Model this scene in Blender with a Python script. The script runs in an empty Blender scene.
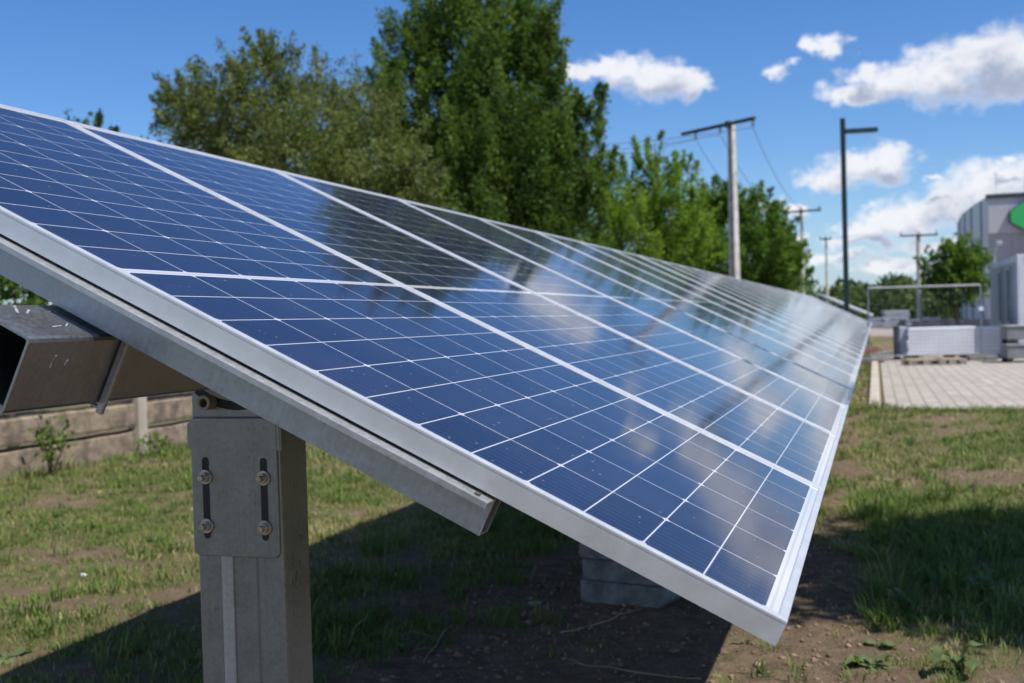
import bpy, bmesh, math, random
import numpy as np
from mathutils import Vector, Matrix, Euler
R = math.radians
sc = bpy.context.scene
col = sc.collection
rng = np.random.default_rng(7)
random.seed(7)

# ------------------------------------------------------------------ camera, world, sun, exposure
F_PX = 1127.57
YAW, PITCH, ROLL = -0.3120005, -0.0180262, -0.0272185
CAM = np.array([0.1069, -1.3799, 1.1688])
_f = np.array([math.sin(YAW)*math.cos(PITCH), math.cos(YAW)*math.cos(PITCH), math.sin(PITCH)])
_r = np.array([math.cos(YAW), -math.sin(YAW), 0.0])
_u = np.cross(_r, _f)
RIGHT = math.cos(ROLL)*_r + math.sin(ROLL)*_u
UP = -math.sin(ROLL)*_r + math.cos(ROLL)*_u
FWD = _f
cd = bpy.data.cameras.new('camera')
cam = bpy.data.objects.new('camera', cd); col.objects.link(cam)
cd.sensor_width = 36.0; cd.lens = F_PX*36.0/1024.0
cd.clip_start = 0.05; cd.clip_end = 6000
cd.dof.use_dof = True; cd.dof.focus_distance = 1.85; cd.dof.aperture_fstop = 6.3
cam.matrix_world = Matrix(((RIGHT[0], UP[0], -FWD[0], CAM[0]), (RIGHT[1], UP[1], -FWD[1], CAM[1]),
                           (RIGHT[2], UP[2], -FWD[2], CAM[2]), (0, 0, 0, 1)))
sc.camera = cam

SUN = np.array([0.54, -0.20, 1.0]); SUN = SUN/np.linalg.norm(SUN)
SUN_EL = math.asin(SUN[2]); SUN_AZ = math.atan2(SUN[0], SUN[1])
sl = bpy.data.lights.new('sun', 'SUN'); sl.energy = 5.0; sl.angle = R(0.53); sl.color = (1.0, 0.95, 0.87)
so = bpy.data.objects.new('sun', sl); col.objects.link(so)
so.rotation_euler = Vector(SUN).to_track_quat('Z', 'Y').to_euler(); so.location = (20, -15, 40)

sc.view_settings.view_transform = 'Standard'
sc.view_settings.look = 'None'
sc.view_settings.exposure = 0.22
sc.view_settings.gamma = 1.0
sc.view_settings.use_curve_mapping = False
sc.cycles.max_bounces = 8
sc.cycles.transparent_max_bounces = 8
sc.cycles.caustics_reflective = False
sc.cycles.caustics_refractive = False


def at(px, py, D):
    """world point seen at photo pixel (px, py) at depth D metres along the camera axis"""
    return CAM + D*(FWD + (px-512)/F_PX*RIGHT + (341.5-py)/F_PX*UP)


def azel(px, py):
    d = at(px, py, 1.0)-CAM; d = d/np.linalg.norm(d)
    return math.atan2(d[0], d[1]), math.asin(d[2])


# ------------------------------------------------------------------ node helpers
class NT:
    def __init__(s, nt): s.nt = nt
    def n(s, t, **k):
        o = s.nt.nodes.new(t)
        for a, b in k.items(): setattr(o, a, b)
        return o
    def link(s, a, b): s.nt.links.new(a, b)
    def put(s, sock, v):
        if v is None: return
        if isinstance(v, bpy.types.NodeSocket): s.nt.links.new(v, sock)
        else: sock.default_value = v
    def m(s, op, a, b=None, c=None, clamp=False):
        o = s.n('ShaderNodeMath', operation=op); o.use_clamp = clamp
        s.put(o.inputs[0], a); s.put(o.inputs[1], b); s.put(o.inputs[2], c)
        return o.outputs[0]
    def v(s, op, a, b=None):
        o = s.n('ShaderNodeVectorMath', operation=op)
        s.put(o.inputs[0], a)
        if b is not None: s.put(o.inputs[1], b)
        return o.outputs['Value'] if op in ('LENGTH', 'DOT_PRODUCT', 'DISTANCE') else o.outputs[0]
    def noise(s, vec, scale, detail=4, rough=0.55, dist=0.0, out='Fac'):
        o = s.n('ShaderNodeTexNoise'); s.put(o.inputs['Vector'], vec)
        o.inputs['Scale'].default_value = scale; o.inputs['Detail'].default_value = detail
        o.inputs['Roughness'].default_value = rough; o.inputs['Distortion'].default_value = dist
        return o.outputs[out]
    def mix(s, f, a, b, blend='MIX'):
        o = s.n('ShaderNodeMix', data_type='RGBA', blend_type=blend)
        s.put(o.inputs[0], f); s.put(o.inputs[6], a); s.put(o.inputs[7], b)
        return o.outputs[2]
    def rng(s, x, a, b, c=0.0, d=1.0, smooth=True):
        o = s.n('ShaderNodeMapRange', interpolation_type='SMOOTHSTEP' if smooth else 'LINEAR')
        s.put(o.inputs[0], x)
        for i, q in enumerate((a, b, c, d)): o.inputs[i+1].default_value = q
        return o.outputs[0]
    def xyz(s, v):
        o = s.n('ShaderNodeSeparateXYZ'); s.put(o.inputs[0], v); return o.outputs
    def comb(s, x, y, z):
        o = s.n('ShaderNodeCombineXYZ')
        for i, q in enumerate((x, y, z)): s.put(o.inputs[i], q)
        return o.outputs[0]
    def ramp(s, f, stops):
        o = s.n('ShaderNodeValToRGB'); s.put(o.inputs[0], f)
        e = o.color_ramp.elements
        while len(e) < len(stops): e.new(0.5)
        for i, (p, c) in enumerate(stops):
            e[i].position = p; e[i].color = (*c, 1)
        return o.outputs[0]


def C4(c): return (c[0], c[1], c[2], 1.0)


def newmat(name):
    m = bpy.data.materials.new(name); m.use_nodes = True
    m.node_tree.nodes.clear()
    t = NT(m.node_tree)
    out = t.n('ShaderNodeOutputMaterial')
    bs = t.n('ShaderNodeBsdfPrincipled')
    t.link(bs.outputs[0], out.inputs[0])
    return m, t, bs, out


def bump(t, bs, h, strength=0.3, dist=0.01):
    b = t.n('ShaderNodeBump'); b.inputs['Strength'].default_value = strength; b.inputs['Distance'].default_value = dist
    t.put(b.inputs['Height'], h); t.link(b.outputs[0], bs.inputs['Normal'])


def simple(name, c, rough=0.6, metal=0.0, var=0.12, scale=8.0, bmp=0.0, c2=None, spec=0.5, coords='Object', rvar=0.0):
    m, t, bs, out = newmat(name)
    tc = t.n('ShaderNodeTexCoord').outputs[coords]
    nz = t.noise(tc, scale, 6, 0.6)
    f = t.rng(nz, 0.3, 0.7)
    b = c2 if c2 else tuple(x*(1-var*2) for x in c)
    a = c if c2 else tuple(min(1, x*(1+var)) for x in c)
    t.put(bs.inputs['Base Color'], t.mix(f, C4(a), C4(b)))
    bs.inputs['Metallic'].default_value = metal
    if rvar: t.put(bs.inputs['Roughness'], t.rng(t.noise(tc, scale*2.3, 4), 0.3, 0.7, rough-rvar, rough+rvar))
    else: bs.inputs['Roughness'].default_value = rough
    bs.inputs['Specular IOR Level'].default_value = spec
    if bmp: bump(t, bs, t.noise(tc, scale*4, 5, 0.65), bmp, 0.01)
    return m


# ------------------------------------------------------------------ world: sky and cumulus clouds
def make_world():
    w = bpy.data.worlds.new('World'); sc.world = w; w.use_nodes = True
    w.node_tree.nodes.clear(); t = NT(w.node_tree)
    out = t.n('ShaderNodeOutputWorld')
    sky = t.n('ShaderNodeTexSky', sky_type='NISHITA')
    sky.sun_disc = False; sky.sun_elevation = SUN_EL; sky.sun_rotation = SUN_AZ
    sky.air_density = 1.0; sky.dust_density = 0.3; sky.ozone_density = 1.5; sky.altitude = 200
    bg = t.n('ShaderNodeBackground'); bg.inputs[1].default_value = 0.098
    hs = t.n('ShaderNodeHueSaturation'); hs.inputs['Saturation'].default_value = 1.27
    t.link(sky.outputs[0], hs.inputs['Color'])
    t.put(bg.inputs[0], t.mix(1.0, hs.outputs[0], (0.80, 0.94, 1.20, 1), 'MULTIPLY'))
    d = t.n('ShaderNodeTexCoord').outputs['Generated']
    x, y, z = t.xyz(d)
    az = t.m('ARCTAN2', x, y); el = t.m('ARCSINE', z)
    # cumulus puffs: pixel centre, pixel radii of each puff -> directions
    puffs = [(655, 78, 44, 24), (625, 74, 34, 18), (690, 84, 30, 18), (598, 70, 26, 12), (565, 72, 18, 8),
             (940, 78, 56, 27), (985, 62, 50, 36), (1030, 66, 60, 38), (895, 84, 38, 20), (850, 95, 32, 12), (862, 74, 26, 14),
             (1080, 70, 60, 36),
             (832, 48, 26, 13), (777, 72, 18, 9), (812, 50, 14, 7),
             (860, 169, 50, 21), (828, 177, 32, 14), (892, 160, 30, 17),
             (936, 178, 13, 4),
             (768, 206, 15, 11), (795, 210, 20, 6),
             (1000, 188, 64, 28), (958, 206, 54, 28), (1040, 180, 64, 34), (918, 216, 44, 22), (882, 222, 38, 15), (855, 226, 24, 10),
             (1010, 160, 16, 7),
             (945, 243, 60, 9), (858, 240, 40, 7), (815, 258, 60, 9), (920, 266, 80, 7), (1030, 245, 90, 22), (880, 262, 30, 6), (790, 232, 22, 7)]
    nz_src = t.comb(az, t.m('MULTIPLY', el, 1.25), 0.0)
    n1 = t.noise(nz_src, 21.0, 10, 0.62)
    nwarp = t.noise(nz_src, 34.0, 5, 0.6, out='Color')
    warp = t.v('MULTIPLY', t.v('SUBTRACT', nwarp, (0.5, 0.5, 0.5)), (0.05, 0.036, 0.0))
    base = t.v('ADD', t.comb(az, el, 0.0), warp)

    def field(off):
        acc = None
        for (px, py, rx, ry) in puffs:
            a, e = azel(px, py)
            s = t.v('MULTIPLY', t.v('SUBTRACT', base, (a, e+off, 0.0)), (F_PX/rx, F_PX/ry, 0.0))
            q = t.m('SUBTRACT', 1.0, t.v('LENGTH', s))
            acc = q if acc is None else t.m('SMOOTH_MAX', acc, q, 0.22)
        return acc
    nn = t.m('MULTIPLY', t.m('SUBTRACT', n1, 0.5), 2.0)
    f0 = t.m('ADD', field(0.0), nn)
    f1 = t.m('ADD', field(-0.016), nn)          # density a little higher up: what shades this part
    # other clouds all round: higher up the sky and outside the frame
    pl = t.v('DIVIDE', d, t.comb(t.m('ADD', z, 0.22), t.m('ADD', z, 0.22), t.m('ADD', z, 0.22)))
    g = t.noise(pl, 1.55, 8, 0.58)
    hi = t.m('MULTIPLY', t.rng(g, 0.50, 0.64), t.rng(el, R(42), R(55)))
    inside = t.m('MULTIPLY', t.rng(az, R(-80), R(-65)), t.rng(az, R(22), R(32), 1.0, 0.0))
    side = t.m('MULTIPLY', t.rng(g, 0.5, 0.64), t.m('SUBTRACT', 1.0, inside))
    gen = t.m('MAXIMUM', hi, side)
    m0 = t.rng(f0, -0.12, 0.60)
    low = t.rng(el, R(0.2), R(5.2), 0.42, 0.0)
    mask = t.m('MAXIMUM', m0, gen)
    up = t.m('POSITIVE' if False else 'GREATER_THAN', el, -0.02)
    mask = t.m('MULTIPLY', mask, up)
    shade = t.rng(f1, 0.0, 0.95)
    n2 = t.noise(nz_src, 26.0, 6, 0.6)
    shade = t.m('ADD', shade, t.m('MULTIPLY', t.m('SUBTRACT', n2, 0.5), 0.7), clamp=True)
    shade = t.m('MULTIPLY', shade, t.m('ADD', m0, 0.0, clamp=True))
    gsh = t.m('MULTIPLY', t.rng(g, 0.55, 0.75), 0.6)
    shade = t.m('MAXIMUM', shade, t.m('MULTIPLY', gsh, gen))
    ccol = t.mix(shade, (0.78, 0.79, 0.83, 1), (0.34, 0.39, 0.52, 1))
    cb = t.n('ShaderNodeBackground'); t.put(cb.inputs[0], ccol); cb.inputs[1].default_value = 1.0
    # thin pale veil close to the horizon
    vb = t.n('ShaderNodeBackground'); vb.inputs[0].default_value = (0.36, 0.48, 0.74, 1); vb.inputs[1].default_value = 1.0
    mv = t.n('ShaderNodeMixShader'); t.put(mv.inputs[0], t.m('MULTIPLY', low, up)); t.link(bg.outputs[0], mv.inputs[1]); t.link(vb.outputs[0], mv.inputs[2])
    ms = t.n('ShaderNodeMixShader'); t.put(ms.inputs[0], t.m('MULTIPLY', mask, 0.97)); t.link(mv.outputs[0], ms.inputs[1]); t.link(cb.outputs[0], ms.inputs[2])
    t.link(ms.outputs[0], out.inputs[0])
    w.cycles.sampling_method = 'MANUAL'; w.cycles.sample_map_resolution = 512


make_world()


# ------------------------------------------------------------------ mesh helpers
class MB:
    def __init__(s): s.v = []; s.f = []
    def add(s, vs, fs):
        o = len(s.v); s.v += [tuple(map(float, q)) for q in vs]; s.f += [tuple(i+o for i in f) for f in fs]; return s
    def box(s, x0, x1, y0, y1, z0, z1, M=None):
        vs = [(x0, y0, z0), (x1, y0, z0), (x1, y1, z0), (x0, y1, z0), (x0, y0, z1), (x1, y0, z1), (x1, y1, z1), (x0, y1, z1)]
        if M is not None: vs = [tuple(M @ Vector(q)) for q in vs]
        return s.add(vs, [(0, 3, 2, 1), (4, 5, 6, 7), (0, 1, 5, 4), (1, 2, 6, 5), (2, 3, 7, 6), (3, 0, 4, 7)])
    def tube(s, pts, rad, n=8, cap=True):
        pts = [Vector(p) for p in pts]
        rad = rad if isinstance(rad, (list, tuple)) else [rad]*len(pts)
        vs = []; fs = []
        ref = None
        for i, p in enumerate(pts):
            d = (pts[min(i+1, len(pts)-1)]-pts[max(i-1, 0)]).normalized()
            if ref is None:
                ref = d.orthogonal().normalized()
            a = (ref-d*ref.dot(d)); a = a.normalized() if a.length > 1e-6 else d.orthogonal().normalized(); ref = a
            b = d.cross(a)
            for k in range(n):
                q = 2*math.pi*k/n
                vs.append(p+(a*math.cos(q)+b*math.sin(q))*rad[i])
        for i in range(len(pts)-1):
            for k in range(n):
                fs.append((i*n+k, i*n+(k+1) % n, (i+1)*n+(k+1) % n, (i+1)*n+k))
        if cap:
            fs.append(tuple(range(n-1, -1, -1))); fs.append(tuple((len(pts)-1)*n+k for k in range(n)))
        return s.add(vs, fs)
    def extrude(s, prof, a, b, closed=True, caps=True):
        """prof: list of 3D points (Vector) ; swept from +a to +b (offset vectors)"""
        n = len(prof); a = Vector(a); b = Vector(b)
        vs = [Vector(p)+a for p in prof]+[Vector(p)+b for p in prof]
        fs = [(i, (i+1) % n, n+(i+1) % n, n+i) for i in range(n if closed else n-1)]
        if caps and closed: fs += [tuple(range(n-1, -1, -1)), tuple(range(n, 2*n))]
        return s.add(vs, fs)
    def build(s, name, mat, parent=None, bevel=0.0, smooth=False, seg=1):
        me = bpy.data.meshes.new(name); me.from_pydata(s.v, [], s.f)
        bm = bmesh.new(); bm.from_mesh(me); bmesh.ops.recalc_face_normals(bm, faces=bm.faces[:])
        if bevel:
            ed = [e for e in bm.edges if len(e.link_faces) == 2 and e.calc_face_angle(0) > 0.6]
            bmesh.ops.bevel(bm, geom=ed, offset=bevel, segments=seg, affect='EDGES', clamp_overlap=True)
        bm.to_mesh(me); bm.free()
        if smooth:
            for p in me.polygons: p.use_smooth = True
        me.materials.append(mat)
        o = bpy.data.objects.new(name, me); col.objects.link(o)
        if parent is not None: o.parent = parent
        return o


def thing(name, label, cat, loc=(0, 0, 0), rz=0.0, group=None):
    o = bpy.data.objects.new(name, None); col.objects.link(o); o.empty_display_size = 0.2
    o.location = loc; o.rotation_euler = (0, 0, rz)
    o['label'] = label; o['category'] = cat
    if group: o['group'] = group
    return o


def tag(o, label, cat, group=None, kind=None):
    if label: o['label'] = label
    if cat: o['category'] = cat
    if group: o['group'] = group
    if kind: o['kind'] = kind
    return o


def copy_tree(o, parent=None):
    c = o.copy(); col.objects.link(c)
    if parent is not None: c.parent = parent
    for ch in o.children: copy_tree(ch, c)
    return c


def vnoise(x, y, seed=0):
    x = np.asarray(x, float); y = np.asarray(y, float)
    xi = np.floor(x).astype(np.int64); yi = np.floor(y).astype(np.int64)
    fx = x-xi; fy = y-yi; fx = fx*fx*(3-2*fx); fy = fy*fy*(3-2*fy)
    def h(a, b):
        n = (a*374761393+b*668265263+seed*974711) & 0x7fffffff
        n = ((n ^ (n >> 13))*1274126177) & 0x7fffffff
        return ((n ^ (n >> 16)) & 0xffff)/65535.0
    return (h(xi, yi)*(1-fx)+h(xi+1, yi)*fx)*(1-fy)+(h(xi, yi+1)*(1-fx)+h(xi+1, yi+1)*fx)*fy


def fbm(x, y, seed=0, octv=4):
    s = 0; a = 0.5; t = 0
    for k in range(octv):
        s = s+a*vnoise(np.asarray(x)*2**k, np.asarray(y)*2**k, seed+k*17); t += a; a *= 0.5
    return s/t


def quick_mesh(name, V, F, mat, colors=None, parent=None, smooth=False):
    """V (n,3) ; F (m,k) all faces the same size ; colors per vertex (n,3)"""
    me = bpy.data.meshes.new(name)
    n, m, k = len(V), len(F), F.shape[1]
    me.vertices.add(n); me.vertices.foreach_set('co', V.astype(np.float32).ravel())
    me.loops.add(m*k); me.loops.foreach_set('vertex_index', F.astype(np.int32).ravel())
    me.polygons.add(m); me.polygons.foreach_set('loop_start', np.arange(0, m*k, k, dtype=np.int32))
    me.update(calc_edges=True)
    if colors is not None:
        a = me.color_attributes.new('tint', 'FLOAT_COLOR', 'POINT')
        c = np.ones((n, 4), np.float32); c[:, :3] = colors; a.data.foreach_set('color', c.ravel())
    if smooth: me.polygons.foreach_set('use_smooth', np.ones(m, bool))
    me.materials.append(mat); me.validate()
    o = bpy.data.objects.new(name, me); col.objects.link(o)
    if parent is not None: o.parent = parent
    return o


# ------------------------------------------------------------------ materials
def mat_galv(name='galvanised_steel', c=(0.50, 0.52, 0.53), rough=0.42, metal=0.9):
    m, t, bs, out = newmat(name)
    tc = t.n('ShaderNodeTexCoord').outputs['Object']
    vo = t.n('ShaderNodeTexVoronoi'); vo.inputs['Scale'].default_value = 140; t.put(vo.inputs['Vector'], tc)
    sp = t.xyz(vo.outputs['Color'])[0]
    st = t.m('ADD', t.m('MULTIPLY', t.noise(t.v('MULTIPLY', tc, (60, 60, 0.6)), 3.0, 4, 0.6), 0.45), t.m('MULTIPLY', t.noise(tc, 14.0, 6, 0.6), 0.55))
    f = t.m('ADD', t.m('MULTIPLY', sp, 0.16), t.m('MULTIPLY', st, 0.84))
    t.put(bs.inputs['Base Color'], t.ramp(f, [(0.25, tuple(x*0.74 for x in c)), (0.75, tuple(min(1, x*1.18) for x in c))]))
    bs.inputs['Metallic'].default_value = metal
    t.put(bs.inputs['Roughness'], t.rng(f, 0.2, 0.8, rough-0.08, rough+0.12))
    bump(t, bs, st, 0.02, 0.003)
    return m


def mat_alu():
    m, t, bs, out = newmat('anodised_aluminium')
    tc = t.n('ShaderNodeTexCoord').outputs['Object']
    n = t.noise(t.v('MULTIPLY', tc, (1, 1, 1)), 22, 6, 0.65)
    t.put(bs.inputs['Base Color'], t.ramp(n, [(0.3, (0.60, 0.61, 0.62)), (0.7, (0.70, 0.71, 0.72))]))
    bs.inputs['Metallic'].default_value = 0.45
    t.put(bs.inputs['Roughness'], t.rng(n, 0.3, 0.7, 0.27, 0.36))
    return m


MOD_W, MOD_L, PITCH_Y = 1.0505, 2.094, 1.055


def mat_cells():
    """glass over blue half-cut cells on a white backsheet; local x = across the module, y = up the slope"""
    m, t, bs, out = newmat('solar_cells_under_glass')
    tc = t.n('ShaderNodeTexCoord').outputs['Object']
    x, y, z = t.xyz(tc)
    mx, my, mid = 0.0215, 0.029, 0.0065
    px = (MOD_W-2*mx)/6; py = (MOD_L/2-mid-my)/12
    u = t.m('SUBTRACT', x, mx)
    cu = t.m('ABSOLUTE', t.m('SUBTRACT', t.m('PINGPONG', u, px/2), 0.0))      # 0 at cell gap
    ym = t.m('ABSOLUTE', t.m('SUBTRACT', y, MOD_L/2))                          # distance from the middle of the module
    vv = t.m('SUBTRACT', ym, mid)
    cv = t.m('PINGPONG', vv, py/2)
    gapu = t.m('LESS_THAN', cu, 0.0011)
    gapv = t.m('LESS_THAN', cv, 0.0010)
    big = t.m('PINGPONG', vv, py)                                              # every second row has clipped corners
    dia = t.m('LESS_THAN', t.m('ADD', cu, big), 0.0075)
    out_u = t.m('GREATER_THAN', t.m('ABSOLUTE', t.m('SUBTRACT', x, MOD_W/2)), MOD_W/2-mx)
    out_v = t.m('GREATER_THAN', ym, MOD_L/2-my)
    inm = t.m('LESS_THAN', ym, mid)
    white = gapu
    for q in (gapv, dia, out_u, out_v, inm): white = t.m('MAXIMUM', white, q)
    # busbars (9 per cell, along the slope) and faint fingers
    bb = t.m('PINGPONG', t.m('ADD', u, px/18), px/18)
    bus = t.m('MULTIPLY', t.m('LESS_THAN', bb, 0.00035), 0.5)
    fin = t.m('MULTIPLY', t.m('LESS_THAN', t.m('PINGPONG', y, 0.0019), 0.00035), 0.16)
    line = t.m('MAXIMUM', bus, fin)
    geo = t.n('ShaderNodeObjectInfo').outputs['Random']
    cellid = t.comb(t.m('FLOOR', t.m('DIVIDE', u, px)), t.m('FLOOR', t.m('DIVIDE', t.m('SUBTRACT', y, MOD_L/2), py)), t.m('MULTIPLY', geo, 91.0))
    wn = t.n('ShaderNodeTexWhiteNoise'); t.put(wn.inputs['Vector'], cellid)
    blue = t.mix(wn.outputs['Value'], (0.0035, 0.007, 0.030, 1), (0.009, 0.015, 0.050, 1))
    cell = t.mix(line, blue, (0.14, 0.16, 0.22, 1))
    base = t.mix(white, cell, (0.50, 0.51, 0.54, 1))
    # thin tabbing ribbons seen in the end margin
    rib = t.m('MULTIPLY', t.m('MAXIMUM', t.m('LESS_THAN', t.m('ABSOLUTE', t.m('SUBTRACT', ym, MOD_L/2-my+0.006)), 0.002), t.m('LESS_THAN', ym, 0.0022)), 0.5)
    base = t.mix(rib, base, (0.30, 0.31, 0.33, 1))
    # dust film and specks
    wv = t.n('ShaderNodeTexCoord').outputs['Object']
    off = t.v('ADD', wv, t.comb(t.m('MULTIPLY', geo, 37.0), 0.0, 0.0))
    dn = t.noise(off, 5.0, 7, 0.65)
    vor = t.n('ShaderNodeTexVoronoi'); vor.inputs['Scale'].default_value = 75; t.put(vor.inputs['Vector'], off)
    vr = t.xyz(vor.outputs['Color'])
    speck = t.m('MULTIPLY', t.m('LESS_THAN', vor.outputs['Distance'], t.m('MULTIPLY', vr[1], 0.16)), t.m('GREATER_THAN', vr[0], 0.72))
    dust = t.m('MAXIMUM', t.rng(dn, 0.35, 0.75, 0.004, 0.026), t.m('MULTIPLY', speck, 0.5))
    edge = t.rng(y, 0.02, 0.16, 0.09, 0.0)
    dust = t.m('ADD', dust, t.m('MULTIPLY', edge, dn))
    base = t.mix(dust, base, (0.42, 0.39, 0.35, 1))
    t.put(bs.inputs['Base Color'], base)
    bs.inputs['Roughness'].default_value = 0.5
    bs.inputs['Specular IOR Level'].default_value = 0.0
    bs.inputs['Sheen Weight'].default_value = 0.06; bs.inputs['Sheen Roughness'].default_value = 0.2; bs.inputs['Sheen Tint'].default_value = (0.9, 0.9, 0.92, 1)
    bs.inputs['Coat Weight'].default_value = 1.0
    bs.inputs['Coat IOR'].default_value = 1.33
    t.put(bs.inputs['Coat Roughness'], t.rng(dn, 0.3, 0.75, 0.055, 0.10))
    return m


def mat_leaf(name, a, b, trans=0.35, rough=0.45):
    m, t, bs, out = newmat(name)
    at_ = t.n('ShaderNodeAttribute'); at_.attribute_name = 'tint'
    r, g, bb = t.xyz(at_.outputs['Vector'])
    c = t.mix(r, C4(a), C4(b))
    c = t.mix(1.0, c, t.comb(t.m('ADD', 0.75, t.m('MULTIPLY', g, 0.5)), t.m('ADD', 0.75, t.m('MULTIPLY', g, 0.5)), t.m('ADD', 0.75, t.m('MULTIPLY', g, 0.5))), 'MULTIPLY')
    t.put(bs.inputs['Base Color'], c)
    bs.inputs['Roughness'].default_value = 0.6
    bs.inputs['Specular IOR Level'].default_value = 0.18
    tr = t.n('ShaderNodeBsdfTranslucent'); t.put(tr.inputs[0], t.mix(1.0, c, (1.25, 1.35, 0.5, 1), 'MULTIPLY'))
    mx = t.n('ShaderNodeMixShader'); mx.inputs[0].default_value = trans
    t.link(bs.outputs[0], mx.inputs[1]); t.link(tr.outputs[0], mx.inputs[2]); t.link(mx.outputs[0], out.inputs[0])
    return m


def mat_attr_mix(name, stops, rough=0.9):
    m, t, bs, out = newmat(name)
    at_ = t.n('ShaderNodeAttribute'); at_.attribute_name = 'tint'
    t.put(bs.inputs['Base Color'], t.ramp(t.xyz(at_.outputs['Vector'])[0], stops))
    bs.inputs['Roughness'].default_value = rough; bs.inputs['Specular IOR Level'].default_value = 0.2
    return m, t, bs, out


M = {}
M['galv'] = mat_galv('galvanised_steel', (0.44, 0.46, 0.475), 0.34, 0.55)
M['galv_dark'] = mat_galv('weathered_galvanised_steel', (0.300, 0.315, 0.330), 0.32, 0.6)
M['tube'] = mat_galv('galvanised_tube_steel', (0.34, 0.35, 0.355), 0.34)
M['painted_glint'] = mat_galv('zinc_painted_glint', (0.56, 0.58, 0.62), 0.4, 0.6)  # brighter zinc tone, a reflection on the post put into the colour
M['alu'] = mat_alu()
M['cells'] = mat_cells()
M['backsheet'] = simple('white_backsheet', (0.65, 0.66, 0.68), 0.5)
M['zinc_bolt'] = simple('zinc_bolt_steel', (0.55, 0.53, 0.48), 0.3, 0.85, scale=60)
M['plastic'] = simple('beige_bearing_plastic', (0.40, 0.34, 0.27), 0.5, scale=20)
M['chalk'] = simple('pale_chalk', (0.30, 0.31, 0.32), 0.9, scale=200, var=0.3)
M['dark_hole'] = simple('dark_slot_steel', (0.03, 0.03, 0.03), 0.7)
M['concrete'] = simple('grey_concrete', (0.38, 0.36, 0.32), 0.9, var=0.18, scale=9, bmp=0.4)
M['conc_slab'] = simple('dirty_concrete_slab', (0.21, 0.21, 0.195), 0.9, var=0.2, scale=14, bmp=0.5)
M['fence_conc'] = simple('weathered_fence_concrete', (0.33, 0.26, 0.185), 0.9, scale=7.5, bmp=1.0, c2=(0.125, 0.10, 0.075), coords='Object')
M['fence_post'] = simple('pale_fence_post_concrete', (0.46, 0.41, 0.34), 0.9, scale=5, bmp=0.3)
M['pole_conc'] = simple('pale_pole_concrete', (0.56, 0.54, 0.50), 0.85, scale=3, var=0.12)
M['dark_green_paint'] = simple('dark_green_lamp_paint', (0.015, 0.035, 0.035), 0.35, scale=4)
M['dark_steel'] = simple('rusty_dark_steel', (0.10, 0.085, 0.075), 0.7, 0.3, scale=12)
M['ceramic'] = simple('brown_insulator_ceramic', (0.30, 0.15, 0.09), 0.25)
M['wire'] = simple('dull_wire_aluminium', (0.12, 0.12, 0.13), 0.5, 0.5)
M['white_paint'] = simple('white_coated_sheet', (0.66, 0.68, 0.73), 0.45, scale=1.2, var=0.06)
M['white_edge'] = simple('pale_blue_grey_sheet_edges', (0.42, 0.45, 0.54), 0.6, scale=3, var=0.1)
M['wood'] = simple('pale_pallet_wood', (0.42, 0.34, 0.24), 0.85, scale=10, var=0.2)
M['grey_wood'] = simple('weathered_pallet_wood', (0.33, 0.30, 0.25), 0.9, scale=10, var=0.2)
M['hall_light'] = simple('light_grey_hall_cladding', (0.47, 0.475, 0.50), 0.5, scale=0.6, var=0.04)
M['hall_mid'] = simple('lavender_grey_hall_cladding', (0.36, 0.36, 0.385), 0.55, scale=0.6, var=0.05)
M['hall_side'] = simple('pale_side_cladding', (0.60, 0.61, 0.64), 0.5, scale=0.6, var=0.04)
M['hall_dark'] = simple('dark_hall_trim', (0.045, 0.05, 0.06), 0.5)
M['sign_green'] = simple('bright_green_sign_face', (0.035, 0.46, 0.12), 0.4, var=0.05)
M['sign_edge'] = simple('dark_blue_sign_edge', (0.03, 0.05, 0.12), 0.4)
M['container'] = simple('off_white_container_paint', (0.40, 0.42, 0.445), 0.45, scale=1.5, var=0.05)
M['win_glass'] = simple('dark_window_glass', (0.012, 0.02, 0.04), 0.25, scale=2)
M['bark'] = simple('grey_brown_bark', (0.12, 0.09, 0.065), 0.95, scale=12, var=0.3, bmp=0.6)
M['fence_wire'] = simple('galvanised_fence_wire', (0.28, 0.30, 0.32), 0.4, 0.6)
M['box_steel'] = simple('grey_box_steel', (0.24, 0.245, 0.25), 0.6, 0.3, scale=3, var=0.15)
M['red_board'] = simple('faded_red_board', (0.42, 0.14, 0.11), 0.8, scale=4, var=0.2)
M['teal_pipe'] = simple('teal_plastic_pipe', (0.10, 0.30, 0.28), 0.4)
M['board_grey'] = simple('dark_blue_grey_board', (0.13, 0.14, 0.17), 0.7, scale=3, var=0.2)
M['dark_tarp'] = simple('dark_blue_grey_goods', (0.06, 0.07, 0.09), 0.7, scale=3, var=0.3)
M['pale_goods'] = simple('pale_blue_grey_goods', (0.36, 0.41, 0.48), 0.5, scale=2, var=0.15)
M['stone'] = simple('pale_field_stone', (0.34, 0.28, 0.21), 0.9, scale=20, bmp=0.4)
M['twig'] = simple('dry_tan_twig', (0.36, 0.28, 0.18), 0.9, scale=20)
M['leaf_olive'] = mat_leaf('olive_grey_leaves', (0.085, 0.120, 0.036), (0.225, 0.250, 0.095), 0.35)
M['leaf_ash'] = mat_leaf('deep_green_ash_leaves', (0.048, 0.100, 0.023), (0.155, 0.225, 0.050), 0.40)
M['leaf_light'] = mat_leaf('yellow_green_leaves', (0.125, 0.215, 0.030), (0.240, 0.340, 0.060), 0.45)
M['leaf_mid'] = mat_leaf('mid_green_leaves', (0.065, 0.140, 0.026), (0.165, 0.250, 0.050), 0.4)
M['leaf_dark'] = mat_leaf('dark_green_leaves', (0.034, 0.075, 0.022), (0.085, 0.135, 0.038), 0.3)
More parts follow.
